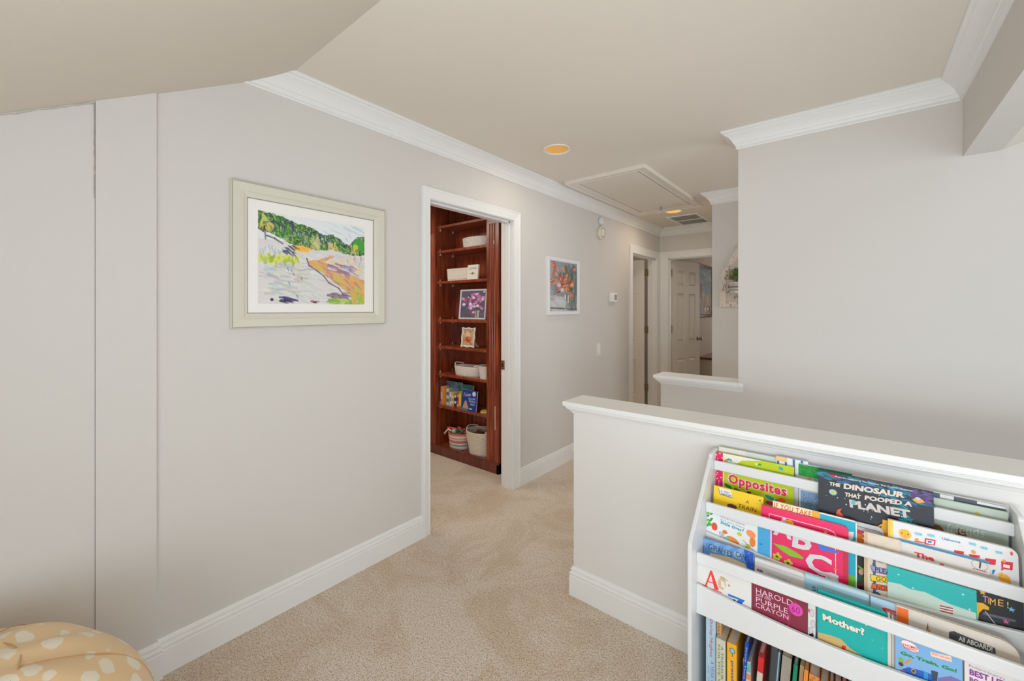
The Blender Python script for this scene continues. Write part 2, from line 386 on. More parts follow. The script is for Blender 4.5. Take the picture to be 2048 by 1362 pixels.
# ------------------------------------------------------------------ ceiling things
def downlight(x, y, label, on):
    th = thing('recessed_light', label, 'ceiling light', (x, y, CZ), 'recessed hall lights')
    parts = []
    m = MB(); m.lathe([(.092, -.001), (.092, -.006), (.086, -.009), (.079, -.006), (.077, -.001)], 48, (x, y, CZ), cap=False)
    parts.append(m.build('trim_ring', PLASTW))
    m = MB(); m.lathe([(.079, -.004), (.0785, -.002), (.077, -.0005)], 48, (x, y, CZ), cap=False); parts.append(m.build('ring_shadow_gap', DARK))
    G = mat('gold_reflector', rgb(222, 168, 84), .3, .8, noise=.05, nscale=25, emit=rgb(250, 176, 72), es=on)
    m = MB(); m.lathe([(.077, -.0008), (.074, -.0030), (.055, -.0028), (.0005, -.0025)], 48, (x, y, CZ), cap=False); parts.append(m.build('reflector', G))
    under(th, parts)
# reflector cones sit in real holes of the ceiling: the hall ceiling plate is shallow there, so cones are modelled as shallow dishes
downlight(.478, 2.337, 'gold recessed ceiling light nearer the camera, in front of the attic hatch', .35)
downlight(.49, 4.613, 'glowing amber recessed ceiling light between the attic hatch and the vent', .95)
# attic hatch
th = thing('attic_hatch', 'white framed attic hatch panel with a small pull ring in the hall ceiling', 'hatch', (.475, 3.7, CZ))
hx0, hx1, hy0, hy1 = .138, .822, 2.975, 4.478
hp = [(0, 0), (0, -.028), (.006, -.029), (.012, -.024), (.066, -.018), (.073, -.021), (.080, -.018), (.080, 0)]
m = MB(); m.sweep([(hx0, hy0), (hx0, hy1), (hx1, hy1), (hx1, hy0)], [(o_, CZ+z) for o_, z in hp], 1, closed=True)
a = m.build('frame', mat('hatch_frame_shaded_white', rgb(226, 220, 211), .5))  # white frame tinted beige: shade on its underside is put into the colour
m = MB(); m.box(hx0+.090, hx1-.090, hy0+.082, hy1-.082, CZ-.016, CZ-.001); b_ = m.build('panel', CEIL)
m = MB(); m.box(hx0+.0805, hx1-.0805, hy0+.0805, hy1-.0805, CZ-.010, CZ-.0005); c_ = m.build('shadow_gap', DARK)
m = MB(); px, py = .477, 4.27; m.tube([(px, py, CZ-.016), (px, py, CZ-.03)], .003, 6)
m.tube([(px + .012*math.cos(t), py, CZ-.04 + .012*math.sin(t)) for t in np.linspace(0, 2*math.pi, 14, endpoint=False)], .003, 6, closed=True)
d_ = m.build('pull_ring', STEEL); under(th, [a, b_, c_, d_])
# vent
th = thing('ceiling_vent', 'white return air grille with dark slots beside the far light', 'vent', (.49, 5.17, CZ))
vx0, vx1, vy0, vy1 = .316, .668, 4.865, 5.455
m = MB(); fr = [(0, 0), (0, -.004), (.006, -.010), (.028, -.008), (.030, 0)]
m.sweep([(vx0, vy0), (vx0, vy1), (vx1, vy1), (vx1, vy0)], [(o_, CZ+z) for o_, z in fr], 1, closed=True)
ym = (vy0+vy1)/2; m.box(vx0+.028, vx1-.028, ym-.012, ym+.012, CZ-.009, CZ-.001); a = m.build('frame', PLASTW)
m = MB(); m.box(vx0+.028, vx1-.028, vy0+.028, vy1-.028, CZ-.002, CZ-.0005); b_ = m.build('backing', DARK)
ps = [a, b_]
nb = 17
sm_ = None
for k in range(nb):
    x = vx0 + .04 + k*(vx1-vx0-.08)/(nb-1)
    if sm_ is None:
        mm = MB(); mm.prism([(-.0012, -.008), (.0012, -.008), (.0012, -.0015), (-.0012, -.0015)], 'y', vy0+.028-ym, vy1-.028-ym); sm_ = mm.mesh('slat'); sm_.materials.append(PLASTW)
    o = bpy.data.objects.new('slat', sm_); o.location = (x, ym, CZ); C.objects.link(o); ps.append(o)
th_inv = th
bpy.context.view_layer.update()
under(th, ps)

# ------------------------------------------------------------------ things on the left wall
m = MB(); m.lathe([(.0005, .030), (.030, .030), (.040, .026), (.044, .016), (.045, 0)][::-1], 32, (0, 3.865, 2.272), M=Vector((0, 0, 1)).rotation_difference(Vector((1, 0, 0))).to_matrix())
det = m.build('motion_sensor', mat('pale_plastic', rgb(214, 214, 218), .4)); tag(det, 'small round pale sensor high on the wall above the smoke alarm', 'sensor')
th = thing('smoke_alarm', 'round cream smoke alarm on the hall wall under the small sensor', 'alarm', (0, 3.865, 2.150))
MX = Vector((0, 0, 1)).rotation_difference(Vector((1, 0, 0))).to_matrix()
m = MB(); m.lathe([(.068, 0), (.068, .018), (.062, .028), (.050, .034), (.030, .036), (.0005, .036)], 40, (0, 3.865, 2.150), M=MX); a = m.build('housing', PLASTC)
m = MB()
for k in range(10):
    t = k*math.pi/5; y_, z_ = 3.865 + .045*math.cos(t), 2.150 + .045*math.sin(t); m.box(.0352, .0368 - .0005, y_-.006, y_+.006, z_-.003, z_+.003)
b_ = m.build('sound_slots', DARK); b_['kind'] = 'stuff'
m = MB(); m.lathe([(.012, .035), (.012, .040), (.001, .041)], 20, (0, 3.865, 2.150), M=MX); c_ = m.build('test_button', PLASTW)
under(th, [a, b_, c_])
th = thing('thermostat', 'white thermostat with a dark display on the hall wall', 'thermostat', (0, 4.135, 1.50))
ty0, ty1, tz0, tz1 = 4.055, 4.215, 1.452, 1.548
m = MB(); m.box(0, .026, ty0, ty1, tz0, tz1); a = m.build('housing', PLASTW, bevel=.005)
m = MB(); m.box(.0262, .0272, ty0+.085, ty1-.015, tz0+.018, tz1-.018); b_ = m.build('display', mat('lcd_grey', rgb(96, 100, 96), .25))
m = MB(); m.box(.026, .030, ty0+.02, ty0+.035, tz0+.03, tz0+.05); c_ = m.build('button', PLASTC)
under(th, [a, b_, c_])
th = thing('light_switch', 'white rocker light switch on the hall wall below the flower painting', 'light switch', (0, 3.825, .965))
m = MB(); m.box(0, .006, 3.787, 3.863, .905, 1.025); a = m.build('switch_plate', PLASTW, bevel=.002)
m = MB(); m.prism([(.0055, .932), (.011, .932), (.0075, .998), (.0055, .998)], 'y', 3.808, 3.842); b_ = m.build('rocker', PLASTW)
under(th, [a, b_])

# ------------------------------------------------------------------ painted pictures
class Canvas:
    def __init__(s, W, H, col): s.W, s.H = W, H; s.a = np.ones((H, W, 3))*np.array(s2l([c/255 for c in col])); s.Y, s.X = np.mgrid[0:H, 0:W]
    def c(s, col): return np.array(s2l([x/255 for x in col]))
    def poly(s, pts, col, al=1.0, wob=0):
        px = [p[0]*s.W for p in pts]; py = [p[1]*s.H for p in pts]; inside = np.zeros((s.H, s.W), bool); n = len(pts)
        X = s.X + .5 + (wob*np.sin(s.Y*.21 + s.X*.07)); Y = s.Y + .5 + (wob*np.sin(s.X*.17) + wob*.6*np.sin(s.X*.39))
        for i in range(n):
            x0, y0, x1, y1 = px[i-1], py[i-1], px[i], py[i]
            if y0 == y1: continue
            c = ((y0 > Y) != (y1 > Y)) & (X < (x1-x0)*(Y-y0)/(y1-y0) + x0); inside ^= c
        s.a[inside] = s.a[inside]*(1-al) + s.c(col)*al; return inside
    def line(s, pts, wd, col, al=.9):
        for (x0, y0), (x1, y1) in zip(pts[:-1], pts[1:]):
            x0 *= s.W; x1 *= s.W; y0 *= s.H; y1 *= s.H; w_ = wd*s.W
            a0, a1 = int(max(0, min(x0, x1)-w_-1)), int(min(s.W, max(x0, x1)+w_+2)); b0, b1 = int(max(0, min(y0, y1)-w_-1)), int(min(s.H, max(y0, y1)+w_+2))
            if a1 <= a0 or b1 <= b0: continue
            dx, dy = x1-x0, y1-y0; L = dx*dx+dy*dy + 1e-9; X = s.X[b0:b1, a0:a1] + .5; Y = s.Y[b0:b1, a0:a1] + .5
            t = np.clip(((X-x0)*dx + (Y-y0)*dy)/L, 0, 1); d = np.hypot(X-x0-t*dx, Y-y0-t*dy)
            k = (np.clip((w_ - d)/max(.7, w_*.5), 0, 1)*(1 - .25*t))[..., None]*al; q = s.a[b0:b1, a0:a1]; s.a[b0:b1, a0:a1] = q*(1-k) + s.c(col)*k
    def dot(s, x, y, r, col, al=1, asp=1):
        d = np.hypot(s.X+.5-x*s.W, (s.Y+.5-y*s.H)/asp); k = np.clip(r*s.W - d + .5, 0, 1)[..., None]*al; s.a = s.a*(1-k) + s.c(col)*k
    def build(s, name, O, U_, V_, mt=None):
        """grid mesh; O top-left corner, U_ to the right, V_ downwards (full-size vectors)"""
        O, U_, V_ = map(np.array, (O, U_, V_)); gx = np.linspace(0, 1, s.W+1); gy = np.linspace(0, 1, s.H+1)
        P = O[None, None] + gx[None, :, None]*U_ + gy[:, None, None]*V_; P = P.reshape(-1, 3)
        idx = np.arange((s.W+1)*(s.H+1)).reshape(s.H+1, s.W+1)
        q = np.stack([idx[:-1, :-1], idx[1:, :-1], idx[1:, 1:], idx[:-1, 1:]], -1).reshape(-1, 4)
        me = bpy.data.meshes.new(name); me.from_pydata(P.tolist(), [], q.tolist())
        at = me.color_attributes.new('Col', 'FLOAT_COLOR', 'CORNER')
        col = np.ones((s.W*s.H, 4, 4)); col[:, :, :3] = np.clip(s.a.reshape(-1, 1, 3), 0, 1); at.data.foreach_set('color', col.ravel())
        me.materials.append(mt or PAINTM); o = bpy.data.objects.new(name, me); C.objects.link(o); return o
rnd = random.Random(3)
def strokes(cv, n, box, cols, ln, wd, ang, jit=.3, al=.75):
    for _ in range(n):
        x = rnd.uniform(box[0], box[2]); y = rnd.uniform(box[1], box[3]); a = ang + rnd.uniform(-jit, jit); l = ln*rnd.uniform(.5, 1.4)
        cv.line([(x, y), (x + l*math.cos(a), y + l*math.sin(a)*1.1)], wd*rnd.uniform(.6, 1.4), rnd.choice(cols), al)
# landscape
cv = Canvas(420, 340, (226, 232, 234))
strokes(cv, 60, (.1, 0, 1, .3), [(206, 220, 228), (226, 234, 238), (176, 208, 224), (236, 236, 232)], .16, .012, .3, .2, .5)
low = [(214, 214, 214), (226, 224, 222), (206, 210, 200), (222, 214, 204), (232, 230, 232), (198, 206, 196)]
cv.poly([(0, .3), (1, .3), (1, 1), (0, 1)], (220, 218, 216))
strokes(cv, 520, (0, .3, 1, 1), low, .10, .009, .25, .5, .55)
G1 = [(58, 120, 52), (88, 150, 60), (40, 92, 56), (120, 170, 70), (150, 190, 90), (36, 76, 70), (176, 196, 90), (24, 60, 60)]
tree = [(0, .0), (.1, .01), (.2, .03), (.32, .08), (.42, .09), (.49, .12), (.56, .17), (.66, .15), (.74, .2), (.82, .26), (.88, .2), (.94, .14), (1, .12), (1, .36), (.9, .38), (.78, .37), (.66, .33), (.55, .36), (.42, .36), (.3, .34), (.18, .27), (.08, .22), (0, .2)]
ins = cv.poly(tree, (78, 128, 66), 1, 1.5)
keep = cv.a.copy()
strokes(cv, 900, (0, 0, 1, .38), G1, .035, .007, 1.2, 1.3, .8)
strokes(cv, 160, (.1, .14, .9, .38), [(214, 222, 226), (190, 206, 170), (150, 170, 190), (226, 226, 214)], .03, .004, 1.4, .5, .7)
for (x0, y0, x1, y1) in ((0.02, .03, .09, .22), (.44, .18, .52, .34), (.62, .22, .7, .32), (.84, .24, .9, .34)):
    strokes(cv, 14, (x0, y0, x1, y1), [(224, 190, 90), (198, 206, 110), (214, 204, 160)], .05, .012, 1.3, .6, .8)
for _ in range(26):
    x = rnd.uniform(.05, .98); y = .04 + x*.22 + rnd.uniform(-.02, .1); cv.line([(x, y), (x + .04, y - .02), (x + .07, y + .02), (x + .07, y + .08)], .006, rnd.choice([(22, 48, 62), (30, 60, 90), (70, 60, 120)]), .9)
cv.a = np.where(ins[..., None], cv.a, keep)
cv.dot(.93, .24, .065, (66, 158, 62)); cv.dot(.9, .27, .03, (176, 206, 66)); cv.line([(.87, .32), (.86, .22), (.92, .14), (.99, .13)], .006, (24, 60, 60))
strokes(cv, 26, (.0, .36, .22, .46), [(176, 190, 184), (150, 186, 190), (226, 226, 226)], .04, .008, 1.57, .3, .7)
strokes(cv, 60, (0, .46, .33, .53), [(196, 214, 60), (168, 196, 70), (226, 224, 90), (150, 180, 60)], .03, .014, 1.57, .3, .9)
strokes(cv, 16, (.3, .34, .38, .37), [(244, 178, 74), (250, 200, 80)], .06, .016, .2, .3, .9)
strokes(cv, 14, (.2, .33, .3, .42), [(70, 82, 130), (50, 60, 84)], .06, .008, .6, .3, .9)
cv.line([(0, .19), (.04, .22), (.05, .16), (.06, .3)], .008, (40, 36, 50)); cv.line([(.07, .26), (.13, .28), (.2, .33)], .010, (60, 50, 80))
path = [(.41, .50), (.52, .47), (.64, .41), (.68, .42), (.58, .49), (.7, .55), (.85, .62), (1, .69), (1, .98), (.9, .93), (.78, .82), (.66, .72), (.55, .62), (.44, .55)]
ins = cv.poly(path, (226, 168, 100), .9, 1.2); keep = cv.a.copy()
strokes(cv, 130, (.4, .4, 1, .95), [(232, 164, 80), (224, 190, 90), (196, 134, 120), (236, 176, 110), (206, 196, 100), (176, 130, 140)], .09, .014, .65, .35, .75)
cv.a = np.where(ins[..., None], cv.a, keep)
strokes(cv, 40, (.6, .40, 1, .58), [(240, 196, 120), (226, 226, 232), (206, 196, 226), (236, 206, 150)], .06, .012, .5, .5, .7)
strokes(cv, 18, (.6, .5, .85, .6), [(136, 116, 156), (166, 130, 150)], .1, .010, .35, .2, .8)
cv.line([(.41, .47), (.43, .55), (.5, .6), (.57, .66), (.62, .74), (.72, .8), (.76, .87), (.82, .93)], .009, (84, 60, 100))
cv.line([(.34, .62), (.42, .59), (.5, .6)], .005, (160, 150, 166)); cv.line([(.6, .97), (.72, .93), (.8, .88)], .006, (110, 90, 120))
strokes(cv, 22, (.58, .86, .78, .92), [(150, 120, 150), (126, 96, 130)], .08, .012, .15, .2, .7)
strokes(cv, 50, (.62, .92, 1, 1), [(130, 176, 60), (166, 200, 70), (196, 210, 90)], .05, .012, .1, .5, .9)
strokes(cv, 40, (.84, .78, 1, .96), [(150, 190, 70), (226, 176, 90), (180, 200, 80)], .05, .012, 1.2, .5, .8)
strokes(cv, 12, (.78, .1, .98, .5), [(120, 90, 150)], .04, .006, 1.4, .4, .5)
strokes(cv, 40, (0, .56, .35, .9), [(166, 190, 170), (196, 180, 150), (180, 166, 190), (150, 196, 206)], .08, .010, .2, .3, .55)
strokes(cv, 14, (.16, .92, .28, .97), [(66, 56, 110), (50, 46, 90), (96, 80, 140)], .07, .010, .2, .2, .9)
cv.dot(.11, .955, .014, (90, 40, 110)); strokes(cv, 8, (.45, .965, .5, .985), [(120, 50, 90)], .03, .008, .1, .2, .9)
for x, y in ((.24, .6), (.27, .61), (.29, .65), (.36, .7), (.25, .75), (.32, .9)): cv.line([(x, y), (x+.01, y+.03)], .005, (60, 90, 140))
py0, py1, pz0, pz1 = .592, 1.327, 1.289, 1.915
def framed(name, label, cat, y0, y1, z0, z1, rail, thick, fmat, mount, art, proud=.0, wall='L', extra=None, glass=False):
    th = thing(name, label, cat, (0, (y0+y1)/2, z0)); ps = []
    m = MB(); m.sweep([(z0, y0), (z0, y1), (z1, y1), (z1, y0)], rail, 1, closed=True)
    # sweep gives (z, y, x): swap to world
    m.v = [(v[2], v[1], v[0]) for v in m.v]; ps.append(m.build('frame', fmat))
    return th, ps
# rail profile is (inwards, proud)
FRM = mat('champagne_frame', rgb(214, 211, 196), .4, noise=.015, nscale=6, coat=.2)
fp = [(0, 0), (0, .020), (.004, .024), (.006, .021), (.009, .021), (.011, .024), (.056, .021), (.060, .019), (.064, .021), (.072, .019), (.076, .017), (.090, .014), (.092, .010), (.092, 0)]
fp = [(o_*.70, z) for o_, z in fp]
th, ps = framed('landscape_painting', 'large landscape print of a winding path and green trees in a wide pale frame', 'picture', py0, py1, pz0, pz1, fp, 0, FRM, 0, 0)
m = MB(); sw = MB()
for a_, b_ in ((.0042, .0222),):
    sw.sweep([(pz0, py0), (pz0, py1), (pz1, py1), (pz1, py0)], [(.0055, .0215), (.0055, .0222), (.0090, .0222), (.0090, .0215)], 1, closed=True); sw.v = [(v[2], v[1], v[0]) for v in sw.v]
ps.append(sw.build('dark_fillet', mat('grey_green_line', rgb(128, 134, 128), .4)))
m = MB(); m.box(.0, .006, py0+.02, py1-.02, pz0+.02, pz1-.02); ps.append(m.build('mount_board', PAPER))
sw = MB(); sw.sweep([(pz0+.064, py0+.064), (pz0+.064, py1-.064), (pz1-.064, py1-.064), (pz1-.064, py0+.064)], [(0, .006), (0, .0085), (.003, .0085), (.003, .006)], 1, closed=True); sw.v = [(v[2], v[1], v[0]) for v in sw.v]
ps.append(sw.build('inner_lip', mat('lip_brown', rgb(150, 140, 124), .5)))
iy0 = onX(516, 500, .007)[1]; iy1 = onX(729, 500, .007)[1]; iz1 = onX(516, 420, .007)[2]; iz0 = onX(516, 607, .007)[2]
ps.append(cv.build('painted_image', (.0068, iy0, iz1), (0, iy1-iy0, 0), (0, 0, iz0-iz1))); under(th, ps)
# flower painting on the hall wall
cv = Canvas(90, 150, (150, 150, 150))
strokes(cv, 150, (0, 0, 1, 1), [(150, 152, 154), (130, 134, 140), (172, 172, 170), (110, 116, 122)], .2, .05, 1.3, .6, .5)
strokes(cv, 60, (.55, 0, 1, .8), [(92, 100, 106), (76, 84, 92), (110, 116, 116)], .2, .05, 1.4, .5, .6)
strokes(cv, 50, (0, .7, .5, .95), [(206, 206, 206), (190, 190, 192)], .2, .05, .4, .5, .6)
cv.line([(0, .93), (1, .96)], .03, (60, 62, 66)); cv.poly([(.48, .6), (.78, .6), (.74, .95), (.52, .95)], (150, 156, 150), .8)
strokes(cv, 16, (.5, .62, .74, .9), [(216, 220, 216), (90, 100, 96)], .1, .02, 1.5, .2, .8)
strokes(cv, 50, (.35, .2, .8, .55), [(60, 106, 60), (90, 130, 80), (50, 80, 60)], .1, .02, 1.2, 1, .9)
for _ in range(60):
    a_ = rnd.uniform(0, 6.3); r_ = rnd.uniform(.05, .36); x, y = .52 + r_*math.cos(a_)*1.1, .36 + r_*.75*math.sin(a_)
    c0 = rnd.choice([(206, 92, 60), (226, 130, 70), (190, 60, 56), (236, 170, 90), (214, 150, 140), (150, 60, 60)])
    cv.line([(x, y), (x + rnd.uniform(-.06, .06), y + rnd.uniform(-.07, .07))], .035, c0, .9)
for x, y, c0 in ((.33, .48, (226, 190, 190)), (.52, .5, (222, 90, 60)), (.8, .46, (226, 160, 70)), (.3, .6, (150, 56, 50)), (.45, .57, (226, 196, 190)), (.15, .1, (210, 100, 60)), (.9, .13, (206, 96, 60)), (.78, .68, (214, 120, 80)), (.1, .4, (190, 80, 70))):
    cv.dot(x, y, .07, c0, .9, 1); cv.line([(x-.04, y), (x+.04, y-.03)], .015, (244, 220, 200), .7)
cv.line([(.15, .02), (.2, .12), (.1, .3)], .04, (200, 80, 60)); cv.line([(.75, .6), (.8, .75)], .04, (214, 110, 70))
q0, q1, q2, q3 = 2.900, 3.42, 1.324, 1.822
th, ps = framed('flower_painting', 'flower vase painting in a white frame between the bookcase doorway and the thermostat', 'picture', q0, q1, q2, q3,
                [(0, 0), (0, .022), (.004, .025), (.028, .022), (.034, .014), (.034, 0)], 0, mat('white_frame', rgb(226, 226, 226), .4), 0, 0)
ps.append(cv.build('painted_image', (.012, q0+.03, q3-.03), (0, q1-q0-.06, 0), (0, 0, -(q3-q2-.06)))); 
m = MB(); m.box(.001, .011, q0+.02, q1-.02, q2+.02, q3-.02); ps.append(m.build('backing_board', PAPER)); under(th, ps)

# ------------------------------------------------------------------ study bookcase
BY = 2.62; BX0, BX1 = -1.077, -.413; BD = .255
case = thing('bookcase', 'tall reddish cherry wood bookcase with adjustable shelves seen through the near doorway', 'bookcase', (-.75, 2.74, 0))
ps = []
m = MB(); m.box(BX1+.02, -.278, BY+.02, BY+BD+.02, .0, 2.40); ps.append(m.build('side_panel', CHERRY))
m = MB(); m.box(BX0-.02, BX0, BY+.02, BY+BD+.02, .0, 2.40); ps.append(m.build('side_panel', CHERRY))
m = MB(); m.box(BX1, BX1+.02, BY+.02, BY+BD+.02, .0, 2.40); ps.append(m.build('side_panel', CHERRY))
m = MB(); m.box(BX0-.02, BX1+.02, BY+BD, BY+BD+.015, 0, 2.40); ps.append(m.build('back_panel', CHERRY))
def flute(x0, x1, par):
    prof = [(x0, BY+.02)]; n = 60
    grooves = [x0 + (x1-x0)*k for k in (.30, .5, .7)]
    for i in range(n+1):
        x = x0 + (x1-x0)*i/n; d = 0
        for g in grooves:
            e = abs(x-g)/.0105
            if e < 1: d = max(d, .008*math.sqrt(1-e*e))
        prof.append((x, BY - .012 + d))
    prof.append((x1, BY+.02))
    m = MB(); m.prism(prof, 'z', .085, 2.095); m.box(x0, x1, BY-.012, BY+.02, 2.095, 2.40); return m.build('fluted_pilaster', CHERRY)
ps.append(flute(BX1, -.276, case)); ps.append(flute(-1.215, BX0, case))
m = MB(); m.box(-1.30, -1.215, BY+.005, BY+.03, 0, 2.4); ps.append(m.build('filler_strip', DCHERRY))
m = MB(); m.prism([(BY-.025, 0), (BY-.025, .075), (BY-.016, .088), (BY+.02, .088), (BY+.02, 0)], 'x', -1.32, -.268); m.box(-.29, -.268, BY-.025, BY+BD+.02, 0, .085); ps.append(m.build('plinth', DCHERRY, bevel=.002))
m = MB(); m.box(BX0, BX1, BY+.02, BY+BD, .05, .072); ps.append(m.build('shelf', CHERRY))
m = MB(); m.box(-1.32, -.27, BY-.012, BY+BD+.02, 2.36, 2.42); ps.append(m.build('cornice', DCHERRY))
SH = [2.165, 1.93, 1.638, 1.277, 1.024, .762, .462]
for z in SH:
    m = MB(); m.box(BX0+.002, BX1-.002, BY+.008, BY+BD-.002, z-.024, z); ps.append(m.build('shelf', CHERRY, bevel=.003))
PIN = mat('clear_pin', rgb(226, 216, 204), .2)
for z in SH:
    for y in (BY+.045, BY+.205):
        m = MB(); m.prism([(y-.006, z-.042), (y+.006, z-.042), (y+.006, z+.020), (y-.006, z+.020)], 'x', BX0, BX0+.0018); m.box(BX0+.001, BX0+.011, y-.006, y+.006, z-.040, z-.0245); ps.append(m.build('shelf_pin', PIN))
m = MB()
for y in (BY+.045, BY+.205):
    for k in range(62): m.box(BX0, BX0+.0012, y-.0022, y+.0022, .16+k*.032, .1644+k*.032)
o = m.build('peg_hole', mat('peg_hole_metal', rgb(190, 130, 90), .4)); o['kind'] = 'stuff'; ps.append(o)
m = MB(); m.box(-.318, -.313, BY-.0128, BY-.0122, .36, .56); m.box(-.332, -.326, BY-.0128, BY-.0122, 1.92, 1.95); ps.append(m.build('paint_scratch', PAPER))
under(case, ps)
# baskets
def rope(c0, c1, nm):
    m = bpy.data.materials.new(nm); m.use_nodes = True; nt = m.node_tree; b = nt.nodes['Principled BSDF']; L = nt.links.new
    tc = nt.nodes.new('ShaderNodeTexCoord'); n = nt.nodes.new('ShaderNodeTexNoise'); n.inputs['Scale'].default_value = 160
    L(tc.outputs['Object'], n.inputs['Vector']); r = nt.nodes.new('ShaderNodeValToRGB'); r.color_ramp.elements[0].position = .35; r.color_ramp.elements[1].position = .6
    r.color_ramp.elements[0].color = (*c0, 1); r.color_ramp.elements[1].color = (*c1, 1); L(n.outputs['Fac'], r.inputs[0]); L(r.outputs[0], b.inputs['Base Color']); b.inputs['Roughness'].default_value = .9
    return m
ROPEW = rope(rgb(226, 220, 210), rgb(248, 244, 238), 'white_cotton_rope'); ROPEC = rope(rgb(206, 190, 164), rgb(240, 230, 212), 'cream_cotton_rope')
def basket(label, cx, cy, z0, rb, rt, h, sy, coil, matf, group=None, M_=None, slots=True, bands=None):
    th = thing('rope_basket', label, 'basket', (cx, cy, z0), group); n = int(h/coil); ps = []
    segs = {}
    for k in range(n):
        t = (k+.5)/n; r = rb + (rt-rb)*(t**.8); mt_ = bands(t) if bands else matf
        segs.setdefault(mt_, MB()).tube([(cx + r*math.cos(a), cy + r*sy*math.sin(a), z0 + coil*(k+.5)) for a in np.linspace(0, 2*math.pi, 44, endpoint=False)], coil*.56, 6, closed=True)
    for mt_, mm in segs.items(): ps.append(mm.build('coiled_wall' if mt_ is matf else 'coloured_band', mt_))
    m = MB(); m.lathe([(rb-.002, 0), (rb-.002, .006)], 40, (cx, cy, z0), sy=sy); ps.append(m.build('base', matf))
    if slots:
        for s_ in (-1, 1):
            m = MB(); m.tube([(cx + s_*(rt-.004)*math.cos(a), cy + (rt-.004)*sy*math.sin(a), z0 + h + .014*math.cos(a*2.2)) for a in np.linspace(-.7, .7, 12)], coil*.6, 6); ps.append(m.build('handle', matf))
    under(th, ps); return th
basket('white oval rope basket on the upper bookcase shelf above the little white volumes', -.655, 2.745, 1.930, .150, .165, .098, .55, .0085, ROPEW, slots=False)
basket('shallow white rope basket, whole in view, on the shelf above the colourful books', -.765, 2.745, .762, .148, .165, .092, .55, .0085, ROPEW)
th = thing('white_bin', 'small tapered white bin half hidden behind the pilaster next to the shallow rope basket', 'basket', (-.49, 2.70, .762))
m = MB(); m.lathe([(.062, 0), (.085, .108), (.088, .112), (.082, .110), (.060, .006)], 40, (-.506, 2.715, .762), cap=False); a = m.build('body', ROPEW)
m = MB(); m.box(-.54, -.45, 2.68, 2.74, .80, .872); b_ = m.build('wooden_divider', wood('oak_piece', rgb(150, 100, 60), rgb(190, 140, 90))); under(th, [a, b_])
def sbands(t):
    for lim, c_ in BANDS:
        if t < lim: return c_
    return BANDS[-1][1]
PINKR = rope(rgb(206, 112, 116), rgb(226, 146, 146), 'pink_rope'); ORR = rope(rgb(226, 170, 106), rgb(238, 196, 140), 'apricot_rope'); GRR = rope(rgb(96, 104, 112), rgb(126, 134, 140), 'slate_rope'); LILR = rope(rgb(206, 176, 184), rgb(226, 206, 208), 'lilac_rope')
BANDS = [(.08, LILR), (.22, ROPEW), (.32, GRR), (.44, ROPEW), (.56, PINKR), (.62, ROPEW), (.78, ORR), (.88, ROPEW), (1.01, PINKR)]
basket('striped pink, apricot and grey rope basket of toys on the bottom bookcase shelf', -.868, 2.735, .073, .098, .116, .150, .9, .0085, ROPEW, slots=False, bands=sbands)
basket('large cream rope basket with a grey patch on the bottom bookcase shelf', -.595, 2.735, .073, .125, .150, .215, .78, .0095, ROPEC, bands=None)
# grey elephant-like patch on the large basket
m = MB(); cx, cy, z0 = -.595, 2.735, .073; vs_ = []; ny, nz = 14, 12
for j in range(nz+1):
    for i in range(ny+1):
        a = math.radians(200 + 48*i/ny); z = .02 + .105*j/nz; t = z/.215; r = .125 + .025*t**.8 + .008
        top = math.sqrt(max(0, 1 - ((i/ny - .45)/.56)**2)); zz = .02 + .105*(j/nz)*top + 0
        vs_.append((cx + r*math.cos(a), cy + r*.78*math.sin(a), z0 + zz))
m.add(vs_, [(j*(ny+1)+i, j*(ny+1)+i+1, (j+1)*(ny+1)+i+1, (j+1)*(ny+1)+i) for j in range(nz) for i in range(ny)], True)
o = m.build('grey_patch', mat('grey_knit', rgb(122, 122, 118), .9, noise=.1, nscale=120))
bk = [b for b in bpy.data.objects if b.name.startswith('rope_basket')][-1]
under(bk, [o])
# toys in the striped basket
toyc = [(222, 84, 60), (236, 150, 110), (60, 96, 110), (228, 222, 210), (216, 176, 110), (90, 110, 80), (214, 60, 70), (240, 236, 228)]
toyn = ['red', 'peach', 'slate blue', 'off-white', 'mustard', 'olive', 'crimson', 'ivory']
rt = random.Random(5)
for i, c_ in enumerate(toyc):
    a = i*2.4; r = .028 + .045*((i*37 % 10)/10); x, y = -.868 + r*math.cos(a), 2.735 + r*math.sin(a)*.9; z = .215 + .008*(i % 3)
    m = MB(); m.lathe([(.001, -.018), (.014, -.014), (.020, 0), (.016, .012), (.006, .020), (.001, .021)], 14, (x, y, z), sx=1+.3*rt.random(), sy=.8)
    m.lathe([(.001, -.010), (.009, -.006), (.011, 0), (.007, .008), (.001, .010)], 12, (x + .018*math.cos(a+1), y + .018*math.sin(a+1), z + .014))
    o = m.build('stuffed_toy', cm(c_, .9)); tag(o, '%s scrap of soft toy in the striped rope basket' % toyn[i], 'toy', 'toys in the striped basket')
m = MB(); m.tube([(-.955, 2.70, .216), (-.985, 2.69, .228), (-1.01, 2.685, .205), (-1.03, 2.68, .180)], [.010, .009, .008, .011], 8)
tag(m.build('ribbon', cm((228, 224, 216), .9)), 'white ribbon end hanging over the rim of the striped basket', 'ribbon')
m = MB(); m.tube([(-.93, 2.72, .235), (-.975, 2.70, .243), (-1.0, 2.69, .238)], [.010, .008, .010], 8)
tag(m.build('ribbon', cm((222, 90, 70), .9)), 'red ribbon end lying over the rim of the striped basket', 'ribbon')
m = MB(); m.tube([(-.65, 2.74, .262), (-.625, 2.735, .272), (-.60, 2.735, .262), (-.585, 2.74, .255)], [.008, .011, .010, .006], 8)
m.box(-.66, -.56, 2.70, 2.78, .20, .252)
tag(m.build('stuffed_toy', cm((120, 70, 56), .9)), 'brown toy just showing inside the large cream basket', 'toy')

